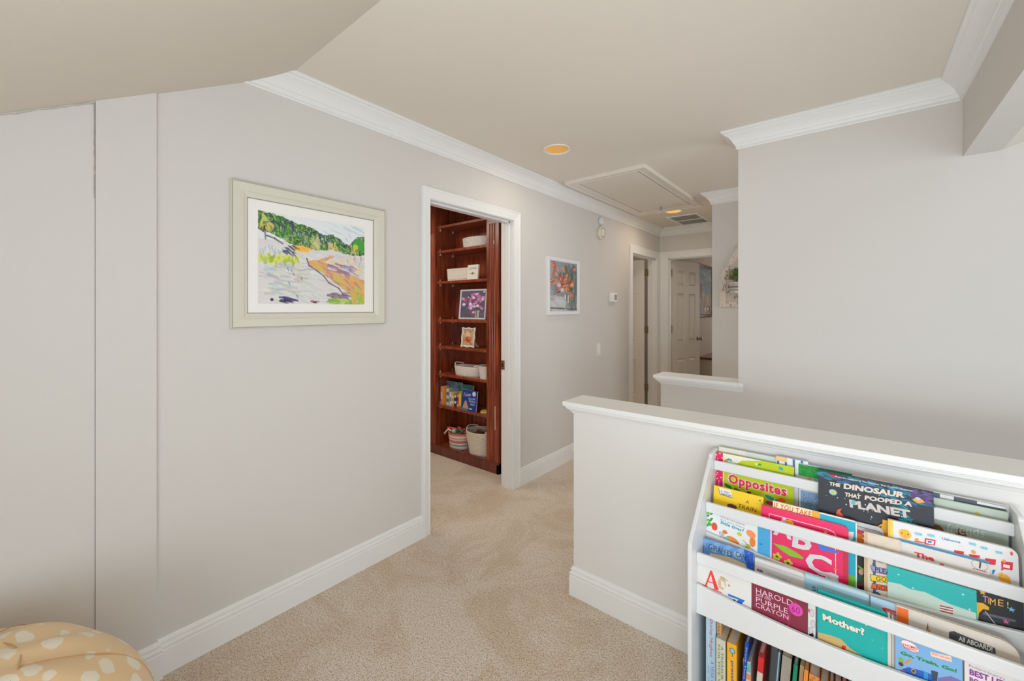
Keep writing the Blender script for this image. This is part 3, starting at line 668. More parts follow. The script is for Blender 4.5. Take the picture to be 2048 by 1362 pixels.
# ------------------------------------------------------------------ printing helper
tcache = {}
def text_geo(s_, bold=0, shear=0, space=1.0):
    k = (s_, bold, shear, space)
    if k not in tcache:
        cu = bpy.data.curves.new('t', 'FONT'); cu.body = s_; cu.offset = bold; cu.shear = shear; cu.space_character = space; cu.resolution_u = 2
        ob = bpy.data.objects.new('t', cu); C.objects.link(ob); bpy.context.view_layer.update()
        me = bpy.data.meshes.new_from_object(ob.evaluated_get(bpy.context.evaluated_depsgraph_get()))
        v = np.array([tuple(q.co)[:2] for q in me.vertices]) if len(me.vertices) else np.zeros((0, 2)); f = [tuple(p.vertices) for p in me.polygons]
        bpy.data.objects.remove(ob); bpy.data.curves.remove(cu); bpy.data.meshes.remove(me)
        tcache[k] = (v, f)
    return tcache[k]
class Print:
    """flat coloured shapes on a plane; local coordinates in metres"""
    def __init__(s, O, X, Z, N): s.O, s.X, s.Z, s.N = map(lambda q: np.array(q, float), (O, X, Z, N)); s.v = []; s.f = []; s.c = []; s.layer = 1; s.w = s.h = 1
    def loc(s, u, v):
        p = onP(u, v, s.O, s.N) - s.O; return (p @ s.X, p @ s.Z)
    def _add(s, pts, fs, col):
        n = len(s.v); e = .00005*s.layer + .0002
        for a, b in pts: s.v.append(tuple(s.O + s.X*a + s.Z*b + s.N*e))
        lin = rgb(*col)
        for f in fs: s.f.append(tuple(i+n for i in f)); s.c.append(lin)
        P_ = np.array(pts); s.layer += .06 if (P_.max(0) - P_.min(0)).max() < .024 and len(fs) == 1 else 1
    def poly(s, pts, col): s._add(pts, [tuple(range(len(pts)))], col)
    def ppoly(s, pix, col): s.poly([s.loc(*p) for p in pix], col)
    def rect(s, a0, b0, a1, b1, col): s.poly([(a0, b0), (a1, b0), (a1, b1), (a0, b1)], col)
    def ell(s, a, b, ra, rb, col, n=18, rot=0):
        s.poly([(a + ra*math.cos(t)*math.cos(rot) - rb*math.sin(t)*math.sin(rot), b + ra*math.cos(t)*math.sin(rot) + rb*math.sin(t)*math.cos(rot)) for t in np.linspace(0, 2*math.pi, n, endpoint=False)], col)
    def pell(s, u, v, ru, rv, col, n=18, rot=0):
        a, b = s.loc(u, v); a1, _ = s.loc(u+ru, v); _, b1 = s.loc(u, v-rv); s.ell(a, b, abs(a1-a), abs(b1-b), col, n, rot)
    def star(s, a, b, r, col, k=5):
        s.poly([(a + r*(1 if i % 2 == 0 else .42)*math.sin(math.pi*i/k), b + r*(1 if i % 2 == 0 else .42)*math.cos(math.pi*i/k)) for i in range(2*k)], col)
    def line(s, pts, wd, col):
        for (x0, y0), (x1, y1) in zip(pts[:-1], pts[1:]):
            d = math.hypot(x1-x0, y1-y0) or 1e-6; nx, ny = -(y1-y0)/d*wd/2, (x1-x0)/d*wd/2
            L0 = s.layer; s.poly([(x0+nx, y0+ny), (x0-nx, y0-ny), (x1-nx, y1-ny), (x1+nx, y1+ny)], col); s.layer = L0
        s.layer += .5
    def text(s, t, BL, BR, TL, col, bold=0, shear=0, space=1.0, pix=True):
        if pix: BL, BR, TL = s.loc(*BL), s.loc(*BR), s.loc(*TL)
        v, f = text_geo(t, bold, shear, space)
        if not len(v): return
        mn = v.min(0); mx_ = v.max(0); q = (v - mn)/(mx_ - mn)
        BL, BR, TL = map(np.array, (BL, BR, TL)); P = BL + q[:, :1]*(BR-BL) + q[:, 1:]*(TL-BL)
        s._add([tuple(p) for p in P], f, col)
    def build(s, name='cover_print', mt=None):
        me = bpy.data.meshes.new(name); me.from_pydata(s.v, [], s.f)
        at = me.color_attributes.new('Col', 'FLOAT_COLOR', 'CORNER'); k = 0
        for p in me.polygons:
            c_ = s.c[p.index]
            for li in p.loop_indices: at.data[li].color = (*c_, 1)
        me.materials.append(mt or PRINT); o = bpy.data.objects.new(name, me); C.objects.link(o); return o

# ------------------------------------------------------------------ books on the study shelf
def spine_book(label, x, th_, y, dep, z, h, col, group, roll=0, printer=None, side=None, name='book', mirror=False):
    """upright book, spine towards -y, lower left edge of the spine at x; roll leans it (radians, + leans right)"""
    t = thing(name, label, 'book', (x, y, z), group); Z = Vector((math.sin(roll), 0, math.cos(roll))); X = Vector((math.cos(roll), 0, -math.sin(roll)))
    def P(a, d, b): q = X*a + Z*b; return (q.x, d, q.z)
    def bx(m, a0, a1, d0, d1, b0, b1):
        p = [P(a, d, b) for b in (b0, b1) for d in (d0, d1) for a in (a0, a1)]
        m.add(p, [(0, 2, 3, 1), (4, 5, 7, 6), (0, 1, 5, 4), (2, 6, 7, 3), (0, 4, 6, 2), (1, 3, 7, 5)])
    c_ = min(.0022, th_*.18); m = MB(); bx(m, 0, th_, 0, c_, 0, h); bx(m, 0, c_, c_, dep, 0, h); bx(m, th_-c_, th_, c_, dep, 0, h); m.build('cover', cm(col, .4), t)
    m = MB(); bx(m, c_, th_-c_, c_, dep-.004, .002, h-.004); m.build('pages', PAGES, t)
    if printer:
        o3 = Vector((x, y, z)); p = Print(o3, X, Z, (0, -1, 0)); p.w, p.h = th_, h; printer(p); o = p.build('spine_print'); under(t, [o])
    return t
def stripes(*cols):
    def f(p):
        n = len(cols)
        for i, c_ in enumerate(cols):
            if c_: p.rect(p.w*.12, p.h*(i/n + .02), p.w*.88, p.h*((i+1)/n - .02), c_)
    return f
gw = 'little white volumes in a row on the third shelf'
z = SH[2]; x = onY(896, 550, 2.66)[0]
for k in range(12):
    def pr(p):
        p.rect(p.w*.3, .008, p.w*.7, .014, (120, 110, 100)); p.rect(p.w*.25, .09, p.w*.75, .093, (180, 170, 150))
    spine_book(('slim white volume in the leaning row on the third bookcase shelf' if 0 < k < 11 else ['first slim white volume at the outer end of the leaning row','last slim white volume of the leaning row, beside the one facing out'][k > 0]), x + .003 + k*.0228, .0222, 2.655 + k*.001, .085, z + .001, .112, (226, 220, 204), gw, roll=-.09, printer=pr)
# front facing white volume
def box_book(label, TLp, TRp, yref, zref, tilt, zbot, thick, col, name='picture_book', rc=0, pr=None, pagecol=None, pages=True, group=None, board=None):
    """front-facing book leaning back: plane y = yref + tilt*(z - zref)"""
    n = np.array([0, -1, tilt]); n = n/np.linalg.norm(n); Zl = np.array([0, tilt, 1.0]); Zl /= np.linalg.norm(Zl)
    Oref = np.array([0, yref, zref]); a = onP(*TLp, Oref, n); b = onP(*TRp, Oref, n)
    xl, xr = a[0], b[0]; zt = (a[2] + b[2])/2; O = np.array([xl, yref + tilt*(zbot - zref), zbot]); w_ = xr - xl; h = (zt - zbot)/Zl[2]
    t = thing(name, label, 'book', (float(O[0] + w_/2), float(O[1]), float(zbot)), group)
    def outline(ins=0):
        pts = [(ins, 0), (w_-ins, 0)]
        if rc:
            for k in range(7):
                q = math.pi/2*k/6; pts.append((w_-ins-rc+rc*math.cos(q), h-ins-rc+rc*math.sin(q)))
        else: pts.append((w_-ins, h-ins))
        pts.append((ins, h-ins)); return pts
    def slab(d0, d1, ins, nm, mt_):
        m = MB(); pts = outline(ins); k = len(pts)
        vs_ = [O + Zl*q + np.array([p, 0, 0]) - n*d for d in (d0, d1) for p, q in pts]
        m.add(vs_, [tuple(range(k)), tuple(range(2*k-1, k-1, -1))] + [(i, i+k, (i+1) % k + k, (i+1) % k) for i in range(k)]); return m.build(nm, mt_)
    ct = min(.0018, thick*.22); ps = []
    ps.append(slab(0, ct, 0, 'front_cover', cm(col, .5)))
    ps.append(slab(thick-ct, thick, 0, 'back_cover', cm(board or col, .5)))
    ps.append(slab(ct, thick-ct, .0015, 'pages', PAGES if pagecol is None else cm(pagecol, .8)))
    if pr:
        p = Print(O, (1, 0, 0), Zl, n); p.w, p.h = w_, h; pr(p); ps.append(p.build())
    under(t, ps); return t
def pr(p):
    p.rect(p.w*.15, p.h*.80, p.w*.85, p.h*.83, (150, 150, 150)); p.rect(p.w*.1, p.h*.70, p.w*.9, p.h*.73, (120, 130, 130))
    p.ell(p.w*.5, p.h*.40, p.w*.10, p.h*.08, (150, 110, 60)); p.ell(p.w*.5, p.h*.40, p.w*.30, p.h*.03, (176, 130, 70)); p.ell(p.w*.5, p.h*.45, p.w*.06, p.h*.05, (90, 120, 70))
box_book('white volume facing out at the end of the little white row', (936, 529), (957, 530), 2.652, z+.10, .1, z+.001, .016, (230, 226, 212), 'book', pr=pr)

z = SH[6]; g = 'upright books on the sixth bookcase shelf'
Y0 = 2.655
def X6(u): return onY(u, 790, Y0)[0]
sp = [(881.5, 884.5, .170, (222, 214, 206), 'narrow pale volume at the outer end of the shelf row', stripes((196, 120, 120), None, (214, 130, 100))),
      (884.8, 890.8, .166, (226, 142, 42), 'plain orange spined volume in the shelf row', None),
      (891.5, 898, .160, (150, 176, 186), 'grey blue patterned spine beside the leafy cover', stripes((206, 214, 214), (90, 120, 140), (190, 206, 206), (120, 90, 90), (206, 210, 206))),
      (898.4, 901.5, .128, (226, 224, 220), 'short white spine next to the grey blue patterned one', stripes(None, (120, 130, 120), None)),
      (901.8, 906.2, .126, (226, 196, 130), 'short mustard and white patterned spine', stripes((206, 150, 60), (236, 226, 206), (206, 150, 60), (236, 226, 206), (214, 160, 80))),
      (906.6, 911, .112, (44, 58, 130), 'short navy spine in the middle of the shelf row', stripes(None, (226, 226, 236), None, (226, 214, 190))),
      (911.4, 915.5, .122, (176, 60, 80), 'crimson and pink spine beside the navy one', stripes((226, 196, 90), (200, 90, 110), (80, 60, 70), (220, 150, 170))),
      (915.8, 918.6, .120, (190, 176, 200), 'lilac grey spine beside the yellow volume', stripes((80, 120, 110), None, (120, 150, 180)))]
for a_, b_, h_, c_, l_, f_ in sp:
    spine_book(l_, X6(a_), X6(b_)-X6(a_), Y0 + .002*sp.index((a_, b_, h_, c_, l_, f_)), .15, z+.001, h_, c_, g, printer=f_)
def leafy(p):
    rr = random.Random(2)
    for _ in range(46):
        e_ = rr.random(); a_, b_ = (rr.uniform(.06, .94), rr.choice([rr.uniform(.84, .97), rr.uniform(.4, .98)])); a_ = a_ if b_ > .84 else rr.choice([rr.uniform(.05, .25), rr.uniform(.75, .95)])
        p.ell(a_*p.w, b_*p.h, .009, .004, rr.choice([(40, 96, 80), (30, 60, 70), (90, 140, 90), (226, 214, 90)]), 8, rr.uniform(0, 3))
    p.text('story book', (p.w*.3, p.h*.78), (p.w*.7, p.h*.78), (p.w*.3, p.h*.83), (120, 120, 170), pix=False)
def lb(p): leafy(p)
t_ = box_book('pale blue volume with a leafy cover standing behind the short spines', (893, 763), (924, 764), Y0+.095, z+.16, .02, z+.001, .012, (136, 176, 200), 'book')
p_ = None
# leafy print without any wording
def leafp():
    pass
spine_book('tall yellow spine with a green top edge beside the blue moon volume', X6(919), X6(923.5)-X6(919), Y0-.01, .12, z+.001, .152, (240, 206, 80), g, printer=lambda p: (p.rect(0, p.h*.90, p.w, p.h, (120, 176, 50)), p.rect(0, 0, p.w, p.h*.16, (222, 90, 60))))
def tealb(p): p.rect(0, p.h*.72, p.w, p.h*.80, (226, 222, 170))
box_book('teal and cream volume behind the blue moon volume', (925, 771), (946, 769), Y0+.07, z+.14, .05, z+.001, .018, (60, 140, 140), 'book', pr=tealb)
def moon(p):
    p.ell(p.w*.80, p.h*.86, .021, .021, (226, 236, 240)); p.ell(p.w*.80, p.h*.86, .016, .016, (206, 224, 236))
    W_ = (214, 228, 246)
    p.text('I Love', (p.w*.12, p.h*.68), (p.w*.58, p.h*.72), (p.w*.12, p.h*.86), W_, .01, .2, pix=False)
    p.text('You to the', (p.w*.45, p.h*.54), (p.w*.9, p.h*.57), (p.w*.45, p.h*.66), W_, .01, .2, pix=False)
    p.text('MOON and', (p.w*.5, p.h*.43), (p.w*.92, p.h*.45), (p.w*.5, p.h*.52), W_, .01, pix=False)
    p.text('BACK', (p.w*.62, p.h*.30), (p.w*.9, p.h*.31), (p.w*.62, p.h*.39), W_, .01, pix=False)
    p.poly([(p.w*.08, p.h*.10), (p.w*.2, p.h*.42), (p.w*.3, p.h*.52), (p.w*.45, p.h*.24), (p.w*.52, p.h*.10)], (196, 160, 110)); p.rect(0, 0, p.w*.45, p.h*.09, (60, 140, 150)); p.ell(p.w*.65, p.h*.12, .02, .006, (206, 224, 246))
box_book('dark blue moon covered volume leaning at the end of the shelf row', (925, 783), (955, 779), Y0-.012, z+.12, .12, z+.001, .014, (34, 62, 150), 'book', pr=moon)
th = thing('book', 'yellow covered volume lying flat on the shelf beside the blue moon volume', 'book', (-.50, 2.68, z))
m = MB(); M_ = Matrix.Rotation(.5, 3, 'Z')
def rbox(m, cx, cy, w_, d_, z0, z1):
    p = []
    for zz in (z0, z1):
        for a_, b_ in ((-1, -1), (1, -1), (1, 1), (-1, 1)):
            q = M_ @ Vector((a_*w_/2, b_*d_/2, 0)); p.append((cx+q.x, cy+q.y, zz))
    m.add(p, [(0, 3, 2, 1), (4, 5, 6, 7), (0, 1, 5, 4), (1, 2, 6, 5), (2, 3, 7, 6), (3, 0, 4, 7)])
rbox(m, -.497, 2.705, .10, .085, z+.014, z+.017); rbox(m, -.497, 2.705, .10, .085, z+.001, z+.003); a = m.build('cover', cm((196, 186, 90), .5))
m = MB(); rbox(m, -.497, 2.705, .096, .081, z+.003, z+.014); b_ = m.build('pages', cm((240, 228, 130), .8)); under(th, [a, b_])

# photo frames on the shelves
def yframe(name, label, cat, TL, TR, y, tilt, zb, wrail, thick, fm, art, scal=False):
    n = np.array([0, -1, tilt]); n = n/np.linalg.norm(n); Zl = np.array([0, tilt, 1.0]); Zl /= np.linalg.norm(Zl)
    a = onP(*TL, np.array([0, y, zb]), n); b = onP(*TR, np.array([0, y, zb]), n); w_ = b[0]-a[0]; h = (.5*(a[2]+b[2]) - zb)/Zl[2]; O = np.array([a[0], y, zb])
    th = thing(name, label, cat, (float(O[0]+w_/2), y, zb)); ps = []
    def T(a_, b_, d): return tuple(O + np.array([a_, 0, 0]) + Zl*b_ + n*d)
    N_ = 48
    def ring(ins):
        out = []
        for k in range(N_):
            t = k/N_*4; s_ = int(t); f = t - s_; c = [(0, 0), (w_, 0), (w_, h), (0, h)]
            p, q = c[s_], c[(s_+1) % 4]; x = p[0] + (q[0]-p[0])*f; z_ = p[1] + (q[1]-p[1])*f
            x = w_/2 + (x-w_/2)*(1-2*ins/w_); z_ = h/2 + (z_-h/2)*(1-2*ins/h)
            if scal:
                wv = .0035*math.cos(f*2*math.pi*2); x += wv*(1 if x > w_/2 else -1)*(s_ in (1, 3)); z_ += wv*(1 if z_ > h/2 else -1)*(s_ in (0, 2))
            out.append((x, z_))
        return out
    m = MB(); R0, R1, R2 = ring(0), ring(wrail*.5), ring(wrail); vs_ = [T(x, z_, 0) for x, z_ in R0] + [T(x, z_, thick) for x, z_ in R0] + [T(x, z_, thick*1.3) for x, z_ in R1] + [T(x, z_, thick*.8) for x, z_ in R2] + [T(x, z_, 0) for x, z_ in R2]
    fs = [(j*N_+k, j*N_+(k+1) % N_, (j+1)*N_+(k+1) % N_, (j+1)*N_+k) for j in range(4) for k in range(N_)]; m.add(vs_, fs); ps.append(m.build('frame', fm))
    i_ = wrail*.9; ps.append(art.build('picture_print', T(i_, h-i_, thick*.4), np.array([w_-2*i_, 0, 0]), -Zl*(h-2*i_)))
    m = MB(); p = [T(w_*.35, h*.7, -.001), T(w_*.65, h*.7, -.001), T(w_*.65, h*.02, -.001), T(w_*.35, h*.02, -.001)]
    by = y + .055; p2 = [(O[0]+w_*.5, by, zb+.001), (O[0]+w_*.7, by, zb+.001)]
    m.add([T(w_*.5, h*.62, -.001), T(w_*.6, h*.62, -.001), (O[0]+w_*1.02, by, zb+.001), (O[0]+w_*.80, by, zb+.001)], [(0, 1, 2, 3)]); q = m.build('easel_back', cm((206, 190, 160), .7)); sm = q.modifiers.new('s', 'SOLIDIFY'); sm.thickness = .002; ps.append(q)
    m = MB(); m.add([T(i_*.5, i_*.5, .0006), T(w_-i_*.5, i_*.5, .0006), T(w_-i_*.5, h-i_*.5, .0006), T(i_*.5, h-i_*.5, .0006)], [(0, 1, 2, 3)]); ps.append(m.build('backing_board', cm((190, 180, 160), .8)))
    under(th, ps); return th
cv = Canvas(60, 76, (92, 88, 104))
strokes(cv, 60, (0, 0, 1, 1), [(100, 96, 110), (84, 84, 100), (112, 104, 116)], .2, .05, .5, 1, .5)
for _ in range(90):
    x = rnd.gauss(.55, .22); y = rnd.gauss(.42, .16) - (x-.5)*.25; cv.dot(x, y, rnd.uniform(.03, .07), rnd.choice([(206, 160, 206), (226, 196, 226), (150, 90, 160), (100, 50, 110), (190, 120, 170), (236, 220, 236), (130, 60, 120), (190, 60, 90)]), .9)
cv.poly([(.6, .72), (.78, .72), (.76, 1), (.62, 1)], (190, 196, 190), .8); cv.line([(.66, .74), (.68, .98)], .03, (70, 90, 80))
yframe('framed_print', 'purple orchid print in a pale white frame standing on a bookcase shelf', 'picture', (923, 580), (976, 578), 2.665, .10, SH[3]+.003, .015, .012, mat('pale_frame', rgb(216, 218, 226), .35), cv)
cv = Canvas(30, 44, (190, 150, 110))
for _ in range(70): cv.dot(rnd.random(), rnd.random(), .09, rnd.choice([(196, 160, 120), (214, 186, 150), (150, 110, 80), (206, 176, 140)]), .7)
cv.dot(.5, .62, .26, (196, 70, 50)); cv.dot(.45, .3, .22, (226, 196, 160)); cv.dot(.6, .55, .12, (226, 120, 90))
yframe('photo_frame', 'small scalloped ivory photo frame standing on a bookcase shelf', 'photo frame', (926, 656), (952, 655), 2.655, .12, SH[4]+.005, .016, .010, mat('ivory_frame', rgb(232, 226, 210), .35), cv, True)

# leafy print on the pale blue volume
for ob in list(bpy.data.objects):
    if ob.get('label', '').startswith('pale blue volume with a leafy'):
        par = ob
fc = [c for c in par.children if c.name.startswith('front_cover')][0]
vv = [fc.matrix_world @ v.co for v in fc.data.vertices]
bpy.context.view_layer.update(); vv = [Vector(v.co) for v in fc.data.vertices]
x0, x1 = min(v.x for v in vv), max(v.x for v in vv); zb, zt = min(v.z for v in vv), max(v.z for v in vv); y0 = min(v.y for v in vv)
p = Print((x0, y0 - .0015, zb), (1, 0, 0), (0, .02, 1), (0, -1, .02)); p.w, p.h = x1-x0, zt-zb
rr = random.Random(2)
for _ in range(80):
    b_ = rr.uniform(.62, .98); a_ = rr.uniform(.03, .97) if b_ > .86 else rr.choice([rr.uniform(.03, .3), rr.uniform(.72, .97)])
    p.ell(a_*p.w, b_*p.h, .006, .003, rr.choice([(40, 96, 80), (26, 60, 70), (90, 140, 90), (30, 80, 60)]), 8, rr.uniform(0, 3))
for _ in range(12): p.ell(rr.uniform(.35, .7)*p.w, rr.uniform(.70, .84)*p.h, .005, .0015, (110, 130, 180), 8)
under(par, [p.build()])

# ------------------------------------------------------------------ far room: picture and cabinet
cv = Canvas(60, 76, (120, 130, 140))
strokes(cv, 80, (0, 0, 1, .5), [(110, 130, 150), (130, 150, 150), (150, 160, 170), (90, 120, 110)], .2, .04, .1, .3, .8)
strokes(cv, 60, (0, .5, 1, 1), [(170, 120, 60), (190, 150, 80), (140, 100, 70), (196, 170, 120)], .12, .03, 1.4, .4, .8)
strokes(cv, 20, (.35, .82, .9, .9), [(30, 34, 30), (226, 220, 200)], .06, .03, .5, 1, .9); strokes(cv, 10, (.0, .3, .25, .6), [(130, 60, 40)], .1, .04, 1.5, .2, .9)
th, ps = framed('framed_painting', 'colourful painting in a brown frame in the room beyond the end door', 'picture', 7.30, 8.155, 1.235, 2.135, [(0, 0), (0, .02), (.01, .028), (.05, .022), (.055, .012), (.055, 0)], 0, wood('brown_frame', rgb(80, 46, 30), rgb(126, 78, 54)), 0, 0)
ps.append(cv.build('painted_image', (.012, 7.35, 2.085), (0, .755, 0), (0, 0, -.80))); under(th, ps)
th = thing('dresser', 'white dresser with a reddish wood top in the room beyond the end door', 'dresser', (.25, 8.1, 0))
m = MB(); m.box(.02, .50, 7.3, 9.0, .0, .55); a = m.build('carcass', DOORP, bevel=.004)
m = MB(); m.box(.01, .53, 7.27, 9.03, .55, .585); b_ = m.build('top', wood('dresser_top', rgb(120, 56, 34), rgb(160, 84, 54))); ps = [a, b_]
for k in range(3):
    m = MB(); m.box(.50, .515, 7.34+k*.55, 7.84+k*.55, .06, .27); ps.append(m.build('drawer', DOORP, bevel=.003)); m = MB(); m.box(.50, .515, 7.34+k*.55, 7.84+k*.55, .30, .51); ps.append(m.build('drawer', DOORP, bevel=.003))
under(th, ps)
# ------------------------------------------------------------------ plaque with wall pot
YP = YN
th = thing('wall_plaque', 'distressed white arched wooden wall plaque with wire scrolls near the stairwell', 'plaque', (1.235, YN, 1.39))
DIST = bpy.data.materials.new('distressed_white_wood'); DIST.use_nodes = True; nt = DIST.node_tree; b = nt.nodes['Principled BSDF']; L = nt.links.new
tc = nt.nodes.new('ShaderNodeTexCoord'); n = nt.nodes.new('ShaderNodeTexNoise'); n.inputs['Scale'].default_value = 55; n.inputs['Detail'].default_value = 5; n.inputs['Distortion'].default_value = 1.5
mp = nt.nodes.new('ShaderNodeMapping'); mp.inputs['Scale'].default_value = (1, 1, .35); L(tc.outputs['Object'], mp.inputs[0]); L(mp.outputs[0], n.inputs['Vector'])
r = nt.nodes.new('ShaderNodeValToRGB'); r.color_ramp.elements[0].position = .33; r.color_ramp.elements[0].color = (*rgb(110, 92, 80), 1); r.color_ramp.elements[1].position = .46; r.color_ramp.elements[1].color = (*rgb(222, 212, 200), 1)
L(n.outputs['Fac'], r.inputs[0]); L(r.outputs[0], b.inputs['Base Color']); b.inputs['Roughness'].default_value = .8
cxp = 1.235; hw = .168; zb, zs_, zt = 1.392, 1.665, 1.95
def arch(s_):
    pts = [(cxp-hw*s_, zb + (1-s_)*.16), (cxp+hw*s_, zb + (1-s_)*.16)]
    right = [(cxp+hw*s_, zs_), (cxp+hw*s_*.95, zs_+.035), (cxp+hw*s_*.82, zs_+.075), (cxp + hw*s_*.3, zs_ + (zt-zs_)*s_*.76), (cxp+hw*s_*.1, zs_ + (zt-zs_)*s_*.96)]
    return pts + right + [(2*cxp - x, z_) for x, z_ in right[::-1]]
A, B = arch(1), arch(.72); n_ = len(A); m = MB()
vs_ = [(x, YP-.001, z_) for x, z_ in A] + [(x, YP-.018, z_) for x, z_ in A] + [(x, YP-.018, z_) for x, z_ in B] + [(x, YP-.008, z_) for x, z_ in B]
m.add(vs_, [(j*n_+k, j*n_+(k+1) % n_, (j+1)*n_+(k+1) % n_, (j+1)*n_+k) for j in range(3) for k in range(n_)]); a = m.build('frame', DIST)
m = MB(); m.prism([(x, z_) for x, z_ in B], 'y', YP-.008, YP-.002); b_ = m.build('back_board', mat('plaque_board', rgb(206, 194, 182), .8, noise=.08, nscale=20))
WIRE = mat('rusty_wire', rgb(86, 66, 54), .6, .6); ps = [a, b_]
def scroll(x, z_, s_, r0):
    m = MB(); m.tube([(x + s_*r0*(1-t*.7)*math.cos(5*t), YP-.022, z_ + r0*(1-t*.7)*math.sin(5*t)) for t in np.linspace(0, 1, 22)], .0022, 5); return m.build('wire_scroll', WIRE)
for s_ in (1, -1):
    ps += [scroll(cxp - s_*.085, 1.575, s_, .022), scroll(cxp - s_*.09, 1.515, -s_, .020), scroll(cxp - s_*.04, 1.475, s_, .019)]
cpt = 1.208
m = MB(); m.tube([(cpt + .060*math.cos(t), YP-.068 + .060*math.sin(t), 1.565) for t in np.linspace(0, 2*math.pi, 28, endpoint=False)], .0028, 6, closed=True); m.tube([(cpt, YP-.01, 1.565), (cpt, YP-.005, 1.50)], .003, 5); ps.append(m.build('pot_ring', WIRE)); under(th, ps)
th = thing('potted_plant', 'small bushy green plant in a white tin pot hanging on the wall plaque', 'potted plant', (cpt, YN-.07, 1.52))
m = MB(); m.lathe([(.047, 1.507), (.0485, 1.515), (.056, 1.600), (.060, 1.604), (.060, 1.610), (.056, 1.611), (.052, 1.60)], 32, (cpt, YP-.068, 0)); a = m.build('pot', mat('white_tin', rgb(206, 202, 196), .35, .3))
m = MB()
for z_ in (1.540, 1.568): m.lathe([(.0535 + (z_-1.54)*.1, z_-.0015), (.055 + (z_-1.54)*.1, z_), (.0535 + (z_-1.54)*.1, z_+.0015)], 32, (cpt, YP-.068, 0), cap=False)
c_ = m.build('pot_band', WIRE)
m = MB(); m.lathe([(.001, 1.598), (.052, 1.598)], 20, (cpt, YP-.068, 0), cap=False); d_ = m.build('soil', mat('soil', rgb(60, 44, 34), .9))
m = MB(); rr = random.Random(9)
for _ in range(420):
    a0 = rr.uniform(0, 6.28); e_ = rr.uniform(.05, 1.5); R_ = rr.uniform(.03, .088); cx_, cy_, cz_ = cpt + R_*math.cos(a0)*math.cos(e_)*1.15, YP-.068 + R_*math.sin(a0)*math.cos(e_)*.75, 1.632 + R_*math.sin(e_)*1.25
    d = Vector((rr.uniform(-1, 1), rr.uniform(-1, 1), rr.uniform(-.3, 1))).normalized(); s_ = d.cross(Vector((0, 0, 1))).normalized(); c = Vector((cx_, min(cy_, YP-.012), cz_)); l = rr.uniform(.012, .022); u = d.cross(s_)
    m.add([c - d*l*.5, c + s_*l*.35 + u*.001, c + d*l*.6, c - s_*l*.35 + u*.001], [(0, 1, 2, 3)])
LEAF = mat('small_leaves', rgb(104, 134, 62), .6, noise=.45, nscale=50); e2 = m.build('foliage', LEAF); e2['kind'] = 'stuff'
m = MB()
for _ in range(16):
    a0 = rr.uniform(0, 6.28); m.tube([(cpt, YP-.068, 1.60), (cpt + .05*math.cos(a0), YP-.068 + .035*math.sin(a0), 1.66)], .0015, 4)
f2 = m.build('stems', mat('stem_green', rgb(90, 100, 50), .7)); under(th, [a, c_, d_, e2, f2])

# ------------------------------------------------------------------ beanbag
bc = Vector((.475, -.17, 0)); RX, RZ = .44, .56
th = thing('bean_bag', 'tan faux leather bean bag with pale spots in the near corner', 'bean bag', (bc.x, bc.y, 0))
BB = bpy.data.materials.new('spotted_tan_vinyl'); BB.use_nodes = True; nt = BB.node_tree; b = nt.nodes['Principled BSDF']; L = nt.links.new
tc = nt.nodes.new('ShaderNodeTexCoord'); mp = nt.nodes.new('ShaderNodeMapping'); mp.inputs['Scale'].default_value = (11, 19, 17); mp.inputs['Rotation'].default_value = (0, 0, .65)
v = nt.nodes.new('ShaderNodeTexVoronoi'); v.feature = 'F1'; v.inputs['Scale'].default_value = 1; v.inputs['Randomness'].default_value = .55
nn = nt.nodes.new('ShaderNodeTexNoise'); nn.inputs['Scale'].default_value = 22; vm = nt.nodes.new('ShaderNodeVectorMath'); vm.operation = 'MULTIPLY_ADD'; vm.inputs[1].default_value = (.45, .45, .45)
L(tc.outputs['Object'], mp.inputs[0]); L(tc.outputs['Object'], nn.inputs['Vector']); L(nn.outputs['Color'], vm.inputs[0]); L(mp.outputs[0], vm.inputs[2]); L(vm.outputs[0], v.inputs['Vector'])
r = nt.nodes.new('ShaderNodeValToRGB'); r.color_ramp.elements[0].position = .33; r.color_ramp.elements[0].color = (*rgb(238, 228, 206), 1); r.color_ramp.elements[1].position = .37; r.color_ramp.elements[1].color = (*rgb(232, 200, 152), 1)
L(v.outputs['Distance'], r.inputs[0]); L(r.outputs[0], b.inputs['Base Color']); b.inputs['Roughness'].default_value = .38; b.inputs['Coat Weight'].default_value = .15
nb_, mb_ = 96, 40; m = MB(); vs_ = []
for j in range(mb_+1):
    ph = -math.pi/2 + math.pi*j/mb_
    for i in range(nb_):
        a = 2*math.pi*i/nb_; cp = math.copysign(abs(math.cos(ph))**.8, math.cos(ph)); r_ = RX*cp
        r_ *= 1 + .012*math.sin(a*3 - 1.3) + .006*math.sin(a*19 + 7*ph)*math.exp(-((ph-.9)/.35)**2)
        z_ = RZ*.5*(1 + math.copysign(abs(math.sin(ph))**.9, math.sin(ph))) + .004*math.sin(a*4+ph*6)*cp + .007*math.sin(a*13 + 2 + 3*math.sin(a))*math.exp(-((ph-1.0)/.25)**2)
        d6 = abs(((a*6/(2*math.pi)) % 1) - .5)*2
        if d6 > .97: r_ *= .994
        vs_.append((bc.x + r_*math.cos(a), bc.y + r_*math.sin(a), max(0.001, z_)))
m.add(vs_, [(j*nb_+i, j*nb_+(i+1) % nb_, (j+1)*nb_+(i+1) % nb_, (j+1)*nb_+i) for j in range(mb_) for i in range(nb_)], True)
a = m.build('shell', BB); q = a.modifiers.new('s', 'SUBSURF'); q.levels = 1; q.render_levels = 1
SEAM = mat('seam_thread', rgb(206, 160, 108), .5); ps = [a]
